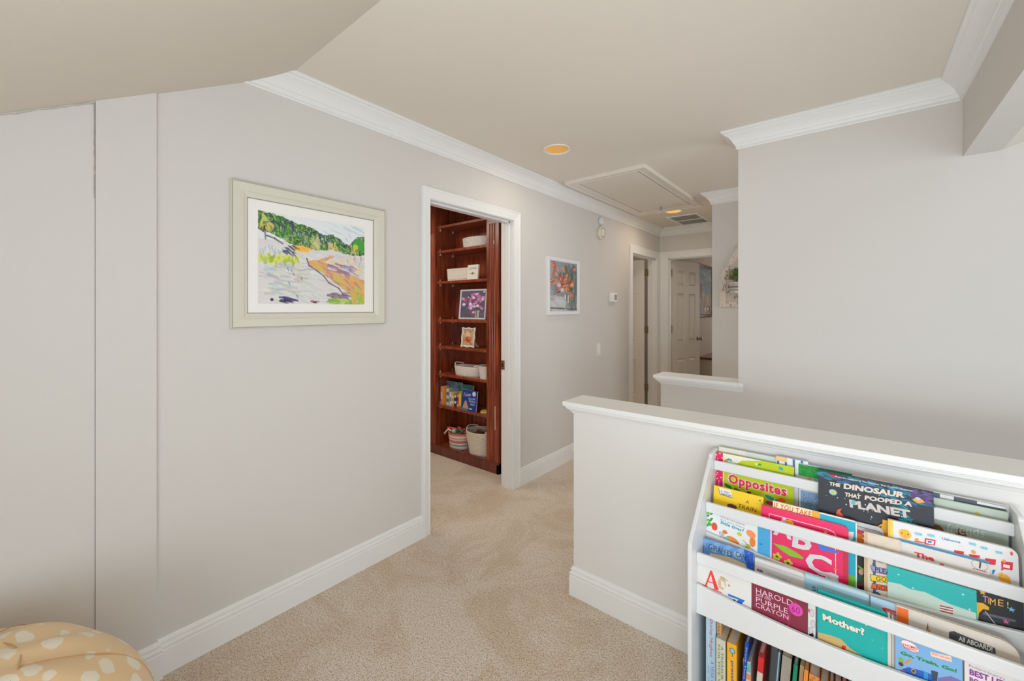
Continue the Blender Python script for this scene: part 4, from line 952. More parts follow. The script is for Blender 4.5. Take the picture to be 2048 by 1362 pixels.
def bbs(a_, ph):
    cp = abs(math.cos(ph))**.8; r_ = RX*cp*(1 + .012*math.sin(a_*3-1.3)) - .0006
    return (bc.x + r_*math.cos(a_), bc.y + r_*math.sin(a_), RZ*.5*(1+abs(math.sin(ph))**.9) + .004*math.sin(a_*4+ph*6)*cp)
for k in range(6):
    m = MB(); m.tube([bbs(k*math.pi/3 + .35 + .08*math.sin(3*ph), ph) for ph in np.linspace(.1, 1.2, 24)], .0014, 6); ps.append(m.build('seam', SEAM))
m = MB(); m.tube([bbs(a_, 1.2) for a_ in np.linspace(0, 2*math.pi, 60, endpoint=False)], .0014, 6, closed=True); ps.append(m.build('seam', SEAM))
under(th, ps)

# ------------------------------------------------------------------ children's book rack
RXL, RXR = 1.612, 2.332; PT = .012; RB = 1.716
rack = thing('book_rack', 'white tiered childrens display book rack against the half wall', 'book rack', ((RXL+RXR)/2, 1.55, 0))
ps = []
prof = [(RB, 0), (RB, .846)]
for k in range(5):
    q = math.pi/2*k/4; prof.append((1.650 - .02*math.sin(q) + .0, .846 - .012*(1-math.cos(q))))
prof += [(1.385, .625), (1.383, .61), (1.383, 0)]
for x in (RXL-PT, RXR): m = MB(); m.prism(prof, 'x', x, x+PT); ps.append(m.build('side_panel', RACKW, bevel=.002))
m = MB(); m.box(RXL, RXR, RB-.006, RB, .02, .842); ps.append(m.build('back_panel', RACKW))
FR = [1.655, 1.545, 1.433]       # front faces of the three tiers
RL = [(.782, .815), (.668, .702), (.543, .577)]
LIP = [(.655, .700), (.540-.0, .592), (.371, .471)]
for (z0, z1), y in zip(RL, FR): m = MB(); m.box(RXL, RXR, y, y+.012, z0, z1); ps.append(m.build('rail', RACKW, bevel=.003))
LIPZ = [(.640, .710, .028), (.512, .598, .030), (.380, .474, .026)]
for k, ((z0, z1, sag), y) in enumerate(zip(LIPZ, FR)):
    m = MB(); pl = [(RXL, z0), (RXR, z0)] + [(RXR - (RXR-RXL)*t, z1 - sag*math.sin(math.pi*t)) for t in np.linspace(0, 1, 25)]
    m.prism(pl, 'y', y, y+.012)
    ps.append(m.build('tier_lip', RACKW, bevel=.002))
    yb = RB-.006 if k == 0 else FR[k-1]
    m = MB(); m.box(RXL, RXR, y+.012, yb, z0, z0+.010); ps.append(m.build('tier_floor', RACKW))
m = MB(); m.box(RXL, RXR, 1.393, RB-.006, .03, .045); ps.append(m.build('bin_floor', RACKW))
m = MB(); m.box(RXL, RXR, 1.393, 1.405, .0, .09); ps.append(m.build('bin_front', RACKW, bevel=.003))
under(rack, ps)
#SECTION_BOOKS
# ------------------------------------------------------------------ books on display in the rack
T1, T2, T3 = .651, .523, .382
WH = (240, 240, 238)
# --- back tier
def pr(p):
    for k in range(7): p.poly([(p.w*(.02+.062*k), p.h), (p.w*(.05+.062*k), p.h), (p.w*(.08+.062*k), p.h*.80), (p.w*(.045+.062*k), p.h*.80)], [(240, 222, 208), (232, 230, 222)][k % 2])
    p.poly([(p.w*.45, p.h), (p.w, p.h), (p.w, p.h*.7), (p.w*.56, p.h*.72)], (206, 218, 212))
box_book('pale picture book with faint peach stripes in the back tier, behind the lime one', (1438, 892), (1560, 918), 1.705, .8, .02, T1, .008, (226, 226, 218), pr=pr)
def pr(p):
    for k in range(8):
        a = p.w*(.03 + .125*k); p.poly([(a, p.h), (a+p.w*.07, p.h), (a+p.w*.10, p.h*.2), (a+p.w*.04, p.h*.2)], (70, 102, 160) if k % 2 == 0 else (232, 236, 242))
    p.rect(0, p.h*.93, p.w*.35, p.h, (240, 196, 130))
    p.rect(0, 0, p.w, p.h*.70, (234, 226, 212)); p.ell(p.w*.5, p.h*.60, .006, .007, (226, 150, 130))
box_book('picture book with a blue and white striped top edge in the back tier', (1552, 908), (1616, 928), 1.700, .8, .02, T1, .006, (228, 232, 238), pr=pr)
def pr(p):
    p.rect(0, p.h*.80, p.w, p.h*.985, (20, 150, 50)); rr = random.Random(4)
    for _ in range(420): p.ell(rr.uniform(0, p.w), rr.uniform(p.h*.81, p.h*.98), .0012, .0012, rr.choice([(10, 110, 40), (60, 200, 80), (30, 176, 60)]), 5)
    p.rect(p.w*.01, p.h*.4, p.w*.30, p.h*.79, (226, 220, 196)); p.pell(1619, 957, 4, 3, (236, 176, 110))
box_book('light blue picture book with a green glitter top band in the back tier', (1597, 923), (1704, 949), 1.698, .8, .02, T1, .006, (176, 200, 222), pr=pr)
def pr(p):
    p.rect(p.w*.05, .0, p.w*.97, p.h*.82, (128, 166, 206)); rr = random.Random(6)
    for _ in range(420): p.ell(p.w*rr.uniform(.1, .9), p.h*rr.uniform(.15, .78), .0011, .0011, rr.choice([(220, 230, 240), (60, 90, 130), (196, 206, 190), (40, 60, 90)]), 5)
    p.rect(p.w*.50, 0, p.w*.56, p.h*.4, (70, 80, 100)); p.line([(p.w*.53, p.h*.3), (p.w*.75, p.h*.55)], .0016, (70, 80, 100)); p.line([(p.w*.53, p.h*.25), (p.w*.33, p.h*.5)], .0016, (70, 80, 100))
    for k in range(6): p.rect(p.w*(.45+.08*k), p.h*.88, p.w*(.49+.08*k), p.h*.92, (50, 50, 56))
box_book('white bordered winter tree picture book in the back tier', (1598, 962), (1665, 980), 1.690, .8, .03, T1, .005, (226, 226, 224), pr=pr)
def pr(p):
    for k in range(4): p.rect(p.w*(.15+.2*k), p.h*.0, p.w*(.24+.2*k), p.h*.75, (226, 170, 160) if k % 2 else (190, 200, 206))
box_book('narrow white and pink striped book wedged beside the lime one in the back tier', (1587, 960), (1596, 962), 1.692, .8, .03, T1, .010, (220, 224, 222), pr=pr)
def opp(p):
    PK = (228, 24, 96); O_ = (246, 226, 214)
    p.rect(0, 0, p.w, p.h, (188, 206, 20))
    p.poly([(0, p.h*.0), (0, p.h), (p.w*.62, p.h), (p.w*.36, p.h*.93), (p.w*.3, p.h*.86), (p.w*.2, p.h*.82), (p.w*.13, p.h*.78), (p.w*.11, 0)], (236, 230, 214))
    p.poly([(p.w*.12, 0), (p.w*.12, p.h*.74), (p.w*.36, p.h*.78), (p.w*.4, p.h*.9), (p.w*.97, p.h*.93), (p.w*.97, 0)], (192, 208, 18))
    p.rect(0, 0, p.w*.105, p.h, PK); rr = random.Random(8)
    for k in range(26): p.star(p.w*rr.uniform(.01, .095), p.h*(k+.5)/26, .0035, (250, 206, 220))
    for u, v, du, dv, c, r in ((1457, 919, 4, 2, (40, 150, 80), .5), (1452, 921, 3, 3, (240, 150, 60), 0), (1461, 920, 4, 2, (60, 180, 160), -.5), (1519, 929, 4, 2, (60, 150, 60), .3), (1513, 928, 3, 2, (226, 230, 160), 0),
                            (1457, 973, 9, 3.5, (0, 140, 80), -.5), (1474, 980, 7, 3, (20, 140, 60), -.4), (1467, 980, 4, 2, (240, 110, 40), 0), (1539, 995, 10, 4, (0, 150, 130), -.3), (1560, 1002, 10, 4, (0, 150, 130), .2), (1563, 1001, 8, 5, (250, 96, 30), .2), (1540, 1006, 9, 4, (200, 20, 120), 0), (1562, 937, 5, 3, (0, 170, 190), -.5), (1498, 985, 5, 2, (60, 30, 30), 0)):
        p.pell(u, v, du, dv, c, 14, r)
    p.text('Opposites', (1455, 972), (1575, 1001), (1455, 945), O_, .06, space=1.12); p.text('Opposites', (1457, 971), (1573, 999), (1457, 947), PK, .035, space=1.12)
box_book('lime green picture book with a pink flowered spine and large pink title', (1431, 900), (1588, 938), 1.684, .8, .03, T1, .006, (192, 208, 18), pr=opp)
def pr(p):
    p.rect(p.w*.0, p.h*.0, p.w, p.h, (84, 92, 106)); p.rect(p.w*.10, p.h*.9, p.w*.30, p.h, (226, 226, 226)); p.rect(p.w*.62, p.h*.965, p.w, p.h, (232, 234, 236))
box_book('slate grey book at the very back beside the right side panel', (1866, 983), (2012, 1016), 1.703, .8, .02, T1, .008, (84, 92, 106), pr=pr)
def pr(p):
    p.pell(1956, 1026, 5, 2.4, (196, 190, 60), rot=-.4)
    for u, v, r in ((1874, 1058, 15), (1922, 1066, 12)): p.pell(u, v+6, r, 15, (150, 96, 60)); p.pell(u-2, v+9, r*.7, 12, (120, 74, 48))
    p.text('friends', (1893, 1064), (1969, 1075), (1894, 1046), (226, 232, 222), .005)
box_book('sage green picture book with pale lettering in the back tier', (1840, 988), (2016, 1027), 1.686, .8, .03, T1, .007, (190, 203, 188), pr=pr)
# --- middle tier, from the back
def dino(p):
    rr = random.Random(11)
    for _ in range(110):
        t_ = rr.random(); a = p.w*t_; p.ell(a, p.h*(.98 - rr.random()*.10*(.4+t_)), .010, .003, rr.choice([(20, 110, 140), (30, 80, 110), (26, 60, 90), (20, 130, 160)]), 8, -.2)
    for _ in range(160):
        y_ = rr.random(); p.ell(p.w*(.84 + .12*math.sin(y_*4+.5) + rr.uniform(-.05, .06)), p.h*(.30 + .55*y_), .007, .002, rr.choice([(0, 130, 150), (0, 160, 180), (20, 96, 116), (10, 110, 130)]), 8, rr.uniform(-.6, .3))
    for _ in range(30): p.ell(p.w*rr.uniform(.82, .98), p.h*rr.uniform(.90, .99), .006, .003, rr.choice([(110, 60, 140), (80, 50, 110)]), 8)
    for _ in range(40): p.ell(p.w*rr.uniform(.05, .5), p.h*rr.uniform(.55, .62), .018, .002, (24, 50, 90), 8, .1)
    p.ell(p.w*.16, p.h*.97, .012, .004, (176, 50, 50), 10, -.1)
    for _ in range(70): s_ = rr.choice([.0009, .0012, .0018]); p.star(p.w*rr.uniform(.02, .97), p.h*rr.uniform(.2, .95), s_*1.4, (220, 226, 230))
    p.pell(1666, 984, 9, 6.5, (90, 110, 170)); p.pell(1666, 984, 7, 5, (180, 206, 206)); p.pell(1666, 984, 5, 3.6, (170, 206, 70))
    T = (222, 208, 196)
    p.text('From the creators of The Dinosaur That Pooped Christmas', (1671, 955), (1825, 984), (1671, 951), (226, 232, 236), .01)
    p.text('THE', (1658, 970), (1680, 974), (1659, 963), T, .05)
    p.text('DINOSAUR', (1687, 977), (1809, 996), (1688, 966), T, .05)
    p.text('THAT', (1689, 992), (1721, 998), (1690, 984), T, .05)
    p.text('POOPED A', (1729, 999), (1824, 1013), (1730, 990), T, .045)
    p.text('PLANET', (1700, 1014), (1822, 1037), (1698, 998), (206, 196, 190), .05)
    p.ppoly([(1703, 1000), (1712, 1001), (1710, 1009), (1702, 1008)], (90, 180, 190)); p.layer += 1
    p.ppoly([(1797, 1020), (1817, 1024), (1815, 1035), (1797, 1031)], (110, 180, 80)) if False else None
    p.ppoly([(1824, 999), (1833, 993), (1843, 998), (1850, 1004), (1836, 1006)], (230, 160, 50)); p.pell(1836, 997, 5, 3, (170, 206, 226))
    p.ppoly([(1672, 1026), (1676, 1018), (1684, 1016), (1680, 1023), (1688, 1032), (1674, 1032)], (226, 90, 40)); p.ppoly([(1746, 1060), (1757, 1050), (1772, 1042), (1782, 1041), (1780, 1065)], (240, 150, 30))
    p.line([p.loc(1642, 1024), p.loc(1690, 1034), p.loc(1720, 1044), p.loc(1746, 1054)], .0022, (150, 50, 40))
box_book('dark starry space picture book standing higher than the top rail', (1637, 939), (1867, 984), 1.612, .6, .16, T2, .009, (14, 19, 32), pr=dino)
def pr(p):
    p.ppoly([(1748, 1066), (1752, 1056), (1762, 1048), (1776, 1046), (1776, 1075), (1760, 1075)], (246, 176, 30)); p.ppoly([(1757, 1053), (1764, 1052), (1762, 1056)], (60, 40, 20))
box_book('bright yellow book peeking out behind the grey rounded board book', (1765, 1040), (1784, 1043), 1.604, .6, .16, T2, .006, (246, 182, 34), pr=pr)
def pr(p): p.line([(p.w*.0, p.h-.012), (p.w*.75, p.h-.012), (p.w*.90, p.h-.016), (p.w*.97, p.h-.026)], .0014, (60, 96, 140))
box_book('grey board book with a rounded corner and thin blue line in the middle tier', (1712, 1044), (1768, 1056), 1.598, .6, .16, T2, .006, (206, 206, 204), rc=.015, pr=pr)
def pr(p):
    for k, c in enumerate([(226, 30, 80), (240, 130, 30), (240, 150, 40), (240, 110, 40), (230, 40, 100), (240, 236, 240), (70, 50, 150), (40, 60, 70)]): p.rect(0, p.h-.010*(k+1), p.w, p.h-.010*k, c)
box_book('pink, orange and purple book wedged beside the cyan one in the middle tier', (1711, 1058), (1729, 1064), 1.592, .6, .16, T2, .008, (226, 60, 80), pr=pr)
def pr(p):
    p.rect(0, 0, p.w, p.h, (30, 44, 36)); p.ppoly([(1716, 1130), (1728, 1138), (1728, 1142), (1716, 1134)], (120, 190, 50)); p.pell(1722, 1144, 5, 6, (226, 170, 130)); p.pell(1722, 1160, 7, 10, (30, 90, 56)); p.ppoly([(1716, 1166), (1727, 1168), (1727, 1172), (1716, 1171)], (214, 50, 50))
box_book('dark green book just showing between the cyan and beige ones', (1713, 1104), (1729, 1108), 1.590, .6, .16, T2, .005, (30, 60, 40), pr=pr)
def train(p):
    p.ppoly([(1436, 975), (1462, 982), (1466, 997), (1440, 989)], (120, 110, 90)); p.ppoly([(1437, 974), (1462, 981), (1465, 995), (1441, 988)], (232, 230, 226))
    p.text('EASY', (1448, 984.6), (1460, 988), (1448, 981.4), (40, 40, 50), .02); p.text('READER', (1443, 988.5), (1463, 994), (1443, 985), (40, 40, 50), .02); p.ppoly([(1441, 981), (1445, 982), (1443, 984)], (200, 30, 40))
    p.text('A', (1491, 1006), (1498, 1008), (1492, 1000), (60, 50, 20), 0); p.text('TRAIN', (1476, 1015), (1512, 1025), (1477, 1007), (60, 50, 20), 0, space=1.1)
    p.pell(1464, 1013, 10, 5, (110, 60, 40)); p.pell(1520, 1001, 2, 1, (60, 50, 20))
box_book('yellow early reader book at the left end of the middle tier', (1428, 969), (1527, 996), 1.598, .6, .14, T2, .004, (248, 206, 22), pr=train)
def take(p):
    p.rect(0, 0, p.w*.49, p.h, (236, 226, 180)); p.rect(p.w*.49, 0, p.w*.585, p.h, (246, 170, 40)); p.rect(p.w*.585, p.h*.0, p.w*.985, p.h*.985, (0, 172, 196)); p.rect(p.w*.585, 0, p.w*.985, p.h*.30, (110, 196, 40)); p.rect(p.w*.585, 0, p.w*.985, p.h*.13, (206, 206, 50))
    p.text('IF YOU TAKE', (1548, 1014), (1622, 1034), (1549, 1004), (214, 60, 40), .01, space=1.1)
    p.ppoly([(1694, 1063), (1708, 1064), (1706, 1078), (1698, 1082)], (222, 222, 220))
box_book('cream, orange and cyan picture book with a rounded white edge in the middle tier', (1546, 999), (1714, 1046), 1.580, .6, .15, T2, .006, (236, 236, 232), rc=.008, pr=take)
def abc(p):
    LG = (236, 200, 206); SL = (216, 216, 218); e_ = .0015
    b = [(p.w*.10, p.h*-.0), (p.w*.10, p.h*.90), (p.w*.78, p.h*.90), (p.w*.84, p.h*.885), (p.w*.865, p.h*.85), (p.w*.87, 0)]
    p.line(b, .0018, (246, 210, 220))
    p.rect(p.w*.945, 0, p.w, p.h*.86, (206, 24, 66))
    p.text('A', (1546, 1068), (1583, 1080), (1551, 1030), (246, 220, 226), .03); p.text('A', (1547, 1067), (1582, 1079), (1552, 1032), SL, .01)
    p.text('B', (1584, 1093), (1622, 1105), (1588, 1050), (246, 220, 226), .03); p.text('B', (1585, 1092), (1621, 1104), (1589, 1052), SL, .01)
    p.text('C', (1611, 1139), (1664, 1158), (1611, 1100), (246, 220, 226), .03); p.text('C', (1613, 1138), (1662, 1157), (1613, 1102), SL, .01)
    p.text('s', (1650, 1160), (1677, 1169), (1652, 1142), SL, .05); p.text('of', (1624, 1151), (1637, 1155), (1625, 1146), SL, .01)
    p.pell(1579, 1045, 9, 5, (246, 180, 40)); p.star(*p.loc(1651, 1065), .006, (246, 170, 60)); p.star(*p.loc(1671, 1138), .006, (246, 120, 60))
    p.ppoly([(1546, 1086), (1570, 1092), (1592, 1104), (1607, 1115), (1605, 1118), (1580, 1112), (1562, 1100)], (130, 190, 30)); p.pell(1602, 1103, 5, 5, (226, 40, 60))
    p.ppoly([(1634, 1087), (1650, 1092), (1664, 1097), (1677, 1104), (1676, 1107), (1660, 1104), (1640, 1099)], (60, 120, 220))
    for u, v in ((1554, 1113), (1576, 1126)):
        for k in range(5): p.pell(u + 6*math.cos(k*1.26), v + 5*math.sin(k*1.26), 4, 3, (190, 190, 40), rot=-.5+.5*k)
        p.pell(u, v, 3, 2, (60, 60, 20))
box_book('hot pink alphabet board book with rounded corner in the centre of the rack', (1523, 1009), (1697, 1056), 1.566, .6, .15, T2, .012, (232, 20, 92), rc=.014, pr=abc, pagecol=(240, 214, 220))
def pr(p):
    p.rect(p.w*.88, 0, p.w, p.h, (206, 206, 208)); p.ppoly([(1519, 1087), (1523, 1087.5), (1526, 1089), (1519, 1089)], (20, 90, 120))
box_book('plain blue short book in front of the pink alphabet one', (1516, 1052), (1544, 1060), 1.560, .6, .10, T2, .004, (70, 166, 214), pr=pr)
def tiger(p):
    p.rect(0, 0, p.w, p.h, (234, 234, 230)); rr = random.Random(3)
    for k in range(14): p.pell(1416+rr.uniform(-3, 8), 1030+rr.uniform(-5, 22), 4, 2, rr.choice([(60, 160, 60), (100, 190, 70), (40, 140, 90)]), 8, .7)
    p.text('Are you there', (1440, 1042), (1489, 1060), (1441, 1036), (90, 170, 200), .0); p.text('little tiger?', (1441, 1049), (1487, 1067), (1442, 1041), (30, 150, 180), .03)
    p.text('LITTLE LIFT THE FLAP BOOK', (1440, 1034), (1490, 1052), (1440, 1031), (120, 120, 120), .01)
    p.pell(1429, 1053, 6, 8, (226, 80, 60)); p.pell(1465, 1082, 14, 8, (236, 140, 40), rot=-.3); p.pell(1450, 1064, 5, 4, (226, 130, 50))
    for k in range(6): p.line([p.loc(1455+4*k, 1079+k), p.loc(1460+4*k, 1087+k)], .0012, (50, 30, 20))
    for k in range(4): p.line([p.loc(1438+3*k, 1063), p.loc(1443+2*k, 1078)], .0012, (120, 40, 50))
    p.pell(1454, 1078, 5, 5, (110, 190, 170)); p.pell(1502, 1068, 10, 7, (246, 150, 90), rot=-.4); p.pell(1505, 1084, 6, 10, (240, 130, 40)); p.pell(1496, 1092, 5, 4, (190, 200, 60)); p.pell(1479, 1068, 5, 4, (206, 206, 60)); p.pell(1490, 1096, 9, 3, (120, 170, 60))
    p.line([p.loc(1486, 1080), p.loc(1512, 1106)], .0012, (40, 50, 70))
box_book('white jungle flap book with orange animals at the left of the middle tier', (1411, 1019), (1517, 1045), 1.562, .6, .10, T2, .004, (234, 234, 230), pr=tiger)
def usb(p):
    p.rect(0, 0, p.w*.018, p.h, (246, 190, 40)); p.rect(p.w*.018, 0, p.w*.045, p.h, (240, 206, 90))
    p.poly([p.loc(1808, 1066)], 0) if False else None
    a, b = p.loc(1810, 1068); p.star(a, b, .0155, (246, 176, 30), 16); p.ell(a, b, .0125, .0125, (248, 184, 34)); p.pell(1804, 1066, 1.4, 1.4, (50, 30, 30)); p.pell(1816, 1069, 1.4, 1.4, (50, 30, 30)); p.pell(1810, 1072, 1.6, .7, (200, 80, 60))
    for u, v in ((1837, 1068), (1862, 1071), (1945, 1088), (1968, 1096), (1998, 1105)):
        for du in (-4, 0, 4): p.pell(u+du, v+du*.2, 4, 3, (150, 200, 220))
        p.pell(u-2, v-.5, .7, .7, (40, 60, 80)); p.pell(u+3, v+.5, .7, .7, (40, 60, 80))
    p.text('Usborne', (1884, 1079), (1921, 1087), (1884, 1074), (40, 130, 190), .02)
    RD = (222, 30, 50)
    p.ppoly([(1829, 1081), (1852, 1085), (1852, 1087), (1829, 1083)], RD); p.ppoly([(1830, 1076), (1837, 1077), (1837, 1083), (1830, 1082)], (240, 150, 40)); p.ppoly([(1850, 1076), (1871, 1080), (1870, 1091), (1849, 1088)], RD); p.ppoly([(1853, 1079), (1868, 1082), (1867, 1089), (1852, 1086)], (226, 230, 236)); p.ppoly([(1855, 1081), (1864, 1083), (1863, 1086), (1856, 1085)], (60, 110, 170))
    for u, v, w_, h_ in ((1918, 1105, 10, 5), (1949, 1111, 11, 3), (1981, 1122, 11, 6), (2014, 1130, 12, 8)):
        p.ppoly([(u-w_, v-h_), (u+w_, v-h_+3), (u+w_-1, v+h_+2), (u-w_+1, v+h_)], RD)
    p.ppoly([(2007, 1128), (2020, 1131), (2019, 1137), (2006, 1134)], (232, 232, 232))
    for u in (2004, 2022): p.pell(u, 1139, 2, 2, RD)
    p.pell(1947, 1104, 5, 4, (226, 160, 80)); p.pell(2023, 1107, 3, 4, (230, 80, 70)); p.pell(2008, 1122, 4, 3, (240, 150, 80))
    p.pell(2009, 1157, 12, 9, (246, 176, 40)); p.pell(2003, 1150, 6, 5, (246, 186, 60)); p.pell(2003, 1150, .9, .9, (60, 30, 20))
    for k in range(8): p.pell(2000+k*3, 1168, 1.4, 3, (240, 160, 30))
    p.text('f', (1983, 1147), (1990, 1149), (1984, 1138), (30, 120, 190), .04)
box_book('white board book with a yellow sun, clouds and red train carriages', (1776, 1041), (2036, 1098), 1.580, .6, .13, T2, .013, (226, 226, 226), rc=.016, pr=usb)
def the(p):
    p.rect(0, p.h-.006, p.w, p.h, (52, 130, 176)); RD = (222, 40, 50)
    p.text('The', (1829, 1113), (1869, 1123), (1828, 1103), RD, .05); p.text('li', (1880, 1132), (1888, 1134), (1880, 1126), RD, .04)
    a, b = p.loc(1959, 1130)
    for k in range(20): p.ell(a + .014*math.cos(k*.314), b + .0115*math.sin(k*.314), .001, .001, (90, 80, 90), 6)
    p.line([(a, b-.008), (a+.002, b+.008)], .003, (70, 60, 70)); p.ell(a, b+.009, .002, .002, (190, 80, 70)); p.rect(a-.012, b-.0135, a+.012, b-.0115, (190, 90, 90))
box_book('cream book with a blue top edge and red lettering in front of the train one', (1799, 1079), (1979, 1122), 1.572, .6, .13, T2, .004, (222, 216, 208), pr=the)
def please(p):
    p.rect(0, 0, p.w*.10, p.h, (206, 176, 140)); rr = random.Random(5)
    for _ in range(30): p.ell(p.w*rr.random(), p.h*rr.uniform(.7, 1), .004, .0015, (218, 198, 172), 8)
    DB = (30, 96, 130)
    p.ppoly([(1746, 1119), (1751, 1119), (1752, 1190), (1746, 1190)], DB); p.ppoly([(1745, 1128), (1751, 1130), (1752, 1134), (1747, 1132)], DB)
    p.ppoly([(1740, 1130), (1782, 1140), (1782, 1152), (1744, 1143)], (60, 50, 80)); p.ppoly([(1741, 1131), (1782, 1141), (1782, 1151), (1745, 1142)], (160, 150, 190)); p.text('PLEASE', (1750, 1143), (1796, 1153), (1750, 1134), (40, 30, 60), .01)
    p.ppoly([(1740, 1148), (1782, 1155), (1782, 1167), (1742, 1162)], (60, 50, 30)); p.ppoly([(1741, 1149), (1782, 1156), (1782, 1166), (1743, 1161)], (240, 206, 20)); p.text('GO', (1752, 1161), (1773, 1164), (1752, 1152), (60, 50, 30), .01)
    p.ppoly([(1744, 1166), (1782, 1173), (1782, 1184), (1742, 1177)], (80, 40, 30)); p.ppoly([(1745, 1167), (1782, 1174), (1782, 1183), (1743, 1176)], (236, 96, 40)); p.text('NOW', (1753, 1178), (1784, 1184), (1753, 1169), (40, 20, 30), .01)
    p.ppoly([(1746, 1183), (1756, 1184), (1764, 1192), (1778, 1198), (1744, 1189)], DB); p.pell(1748, 1129, 4, 2.4, DB)
    p.ppoly([(1747, 1120), (1754, 1122), (1750, 1125)], (196, 80, 50)); p.text('MARVIN', (1756, 1124), (1776, 1129), (1756, 1121), (60, 50, 50), .02)
    p.pell(1752, 1093, 1.2, .6, (60, 60, 70)); p.pell(1783, 1102, 1.2, .6, (60, 60, 70))
box_book('worn beige book with lilac, yellow and orange signs in the middle tier', (1728, 1062), (1801, 1082), 1.565, .6, .12, T2, .005, (222, 206, 186), pr=please)
def night(p):
    for u, v, c in ((1965, 1185, (246, 180, 40)), (2023, 1219, (110, 190, 230)), (2012, 1243, (226, 80, 150))): p.star(*p.loc(u, v), .0068, c)
    for t_, (u, v), c in (('T', (1965, 1204), (190, 170, 220)), ('I', (1976, 1207), (226, 120, 60)), ('M', (1980, 1209), (240, 206, 80)), ('E', (1996, 1211), (240, 180, 70)), ('!', (2014, 1216), (180, 206, 90))):
        w_ = 3 if t_ in 'I!' else 11; p.text(t_, (u, v), (u+w_, v+w_*.2), (u, v-13), c, .0)
    p.ppoly([(1952, 1204), (1966, 1206), (1978, 1214), (1978, 1220), (1966, 1218), (1958, 1226), (1956, 1240), (1964, 1248), (1978, 1252), (1980, 1246), (1992, 1248), (2002, 1256), (2000, 1262), (1950, 1250)], (236, 180, 40))
    p.ppoly([(1962, 1222), (2036, 1238), (2032, 1262), (1976, 1252), (1962, 1240)], (40, 42, 48)); p.ppoly([(1966, 1224), (2032, 1240), (2030, 1244), (1966, 1229)], (96, 100, 108))
    p.line([p.loc(1970, 1222), p.loc(1992, 1250)], .0018, (190, 190, 190)); p.star(*p.loc(2012, 1243), .0068, (226, 80, 150))
box_book('black picture book with coloured stars and lettering at the far end of the middle tier', (1951, 1172), (2046, 1196), 1.566, .6, .10, T2, .004, (34, 34, 38), pr=night)
def snow(p):
    p.ppoly([(1775, 1163), (1800, 1168), (1820, 1178), (1850, 1184), (1900, 1208), (1952, 1226), (1952, 1246), (1775, 1200)], (196, 214, 200)); p.line([p.loc(1783, 1136), p.loc(1951, 1187)], .0008, (90, 206, 200))
    for u, v in ((1797, 1149), (1826, 1176), (1926, 1189), (1939, 1219)): p.star(*p.loc(u, v), .003, (214, 240, 236), 4)
    for k in range(4): p.ppoly([(1880, 1210+k*5), (1906, 1216+k*5), (1906, 1218.5+k*5), (1880, 1212.5+k*5)], (176, 50, 56)); p.ppoly([(1880, 1212.5+k*5), (1906, 1218.5+k*5), (1906, 1221+k*5), (1880, 1215+k*5)], (232, 226, 222))
box_book('teal picture book with a snowy hill, white stars and red stripes in the middle tier', (1775, 1131), (1953, 1180), 1.560, .6, .10, T2, .004, (30, 180, 176), pr=snow)
# --- front tier, from the back
def gir(p):
    for k in range(12): p.pell(1412+k*8, 1086+k*2+4*(k % 3), 9, 7, [(126, 170, 216), (96, 150, 210), (150, 190, 224)][k % 3], rot=-.2)
    p.ppoly([(1488, 1098), (1507, 1106), (1507, 1140), (1496, 1136), (1490, 1120)], (30, 90, 196)); p.ppoly([(1420, 1106), (1460, 1114), (1490, 1128), (1496, 1142), (1416, 1124)], (226, 206, 170))
    p.text('GIRAFFES', (1417, 1097), (1464, 1114), (1418, 1087), (24, 46, 76), -.0); p.text("CAN'T", (1471, 1112), (1500, 1126), (1472, 1101), (24, 46, 76), .005)
    for u, v in ((1500, 1116), (1504, 1134), (1498, 1106)): p.star(*p.loc(u, v), .0016, (236, 240, 246))
box_book('blue picture book with dark hand lettering at the left of the front tier', (1408, 1077), (1508, 1107), 1.500, .47, .14, T3, .004, (110, 156, 214), pr=gir)
def pr(p):
    p.pell(1517, 1140, 4, 2.4, (226, 70, 80)); p.pell(1522, 1142, 4, 2.4, (50, 120, 196)); p.text('THE ADVENTURES OF', (1533, 1146.5), (1582, 1166), (1533, 1144), (120, 140, 170), .01)
    p.line([(0, p.h-.012), (p.w*.94, p.h-.012)], .0012, (180, 178, 172)); p.pell(1516, 1131, 5, 5, (222, 226, 220))
box_book('white board book with a small coloured emblem in the front tier', (1510, 1114), (1612, 1150), 1.496, .47, .14, T3, .012, (226, 224, 220), rc=.012, pr=pr)
def pr(p):
    p.ppoly([(1612, 1150), (1738, 1190), (1738, 1196), (1612, 1156)], (196, 214, 216)); p.text('Si', (1624, 1181), (1636, 1184), (1624, 1172), (40, 90, 150), .005); p.ppoly([(1638, 1168), (1736, 1200), (1736, 1203), (1638, 1171)], (190, 210, 216))
box_book('pale blue board book with a rounded corner in the front tier', (1610, 1146), (1739, 1188), 1.492, .47, .14, T3, .013, (160, 204, 222), rc=.014, pr=pr)
def pr(p):
    p.ppoly([(1763, 1216), (1770, 1215), (1796, 1224), (1796, 1233), (1770, 1224)], (214, 50, 50)); p.text('TICKET', (1771, 1223), (1794, 1231), (1771, 1219), (240, 200, 200), .02)
box_book('pale blue book with a red ticket arrow in the front tier', (1741, 1190), (1797, 1212), 1.488, .47, .14, T3, .004, (176, 206, 226), pr=pr)
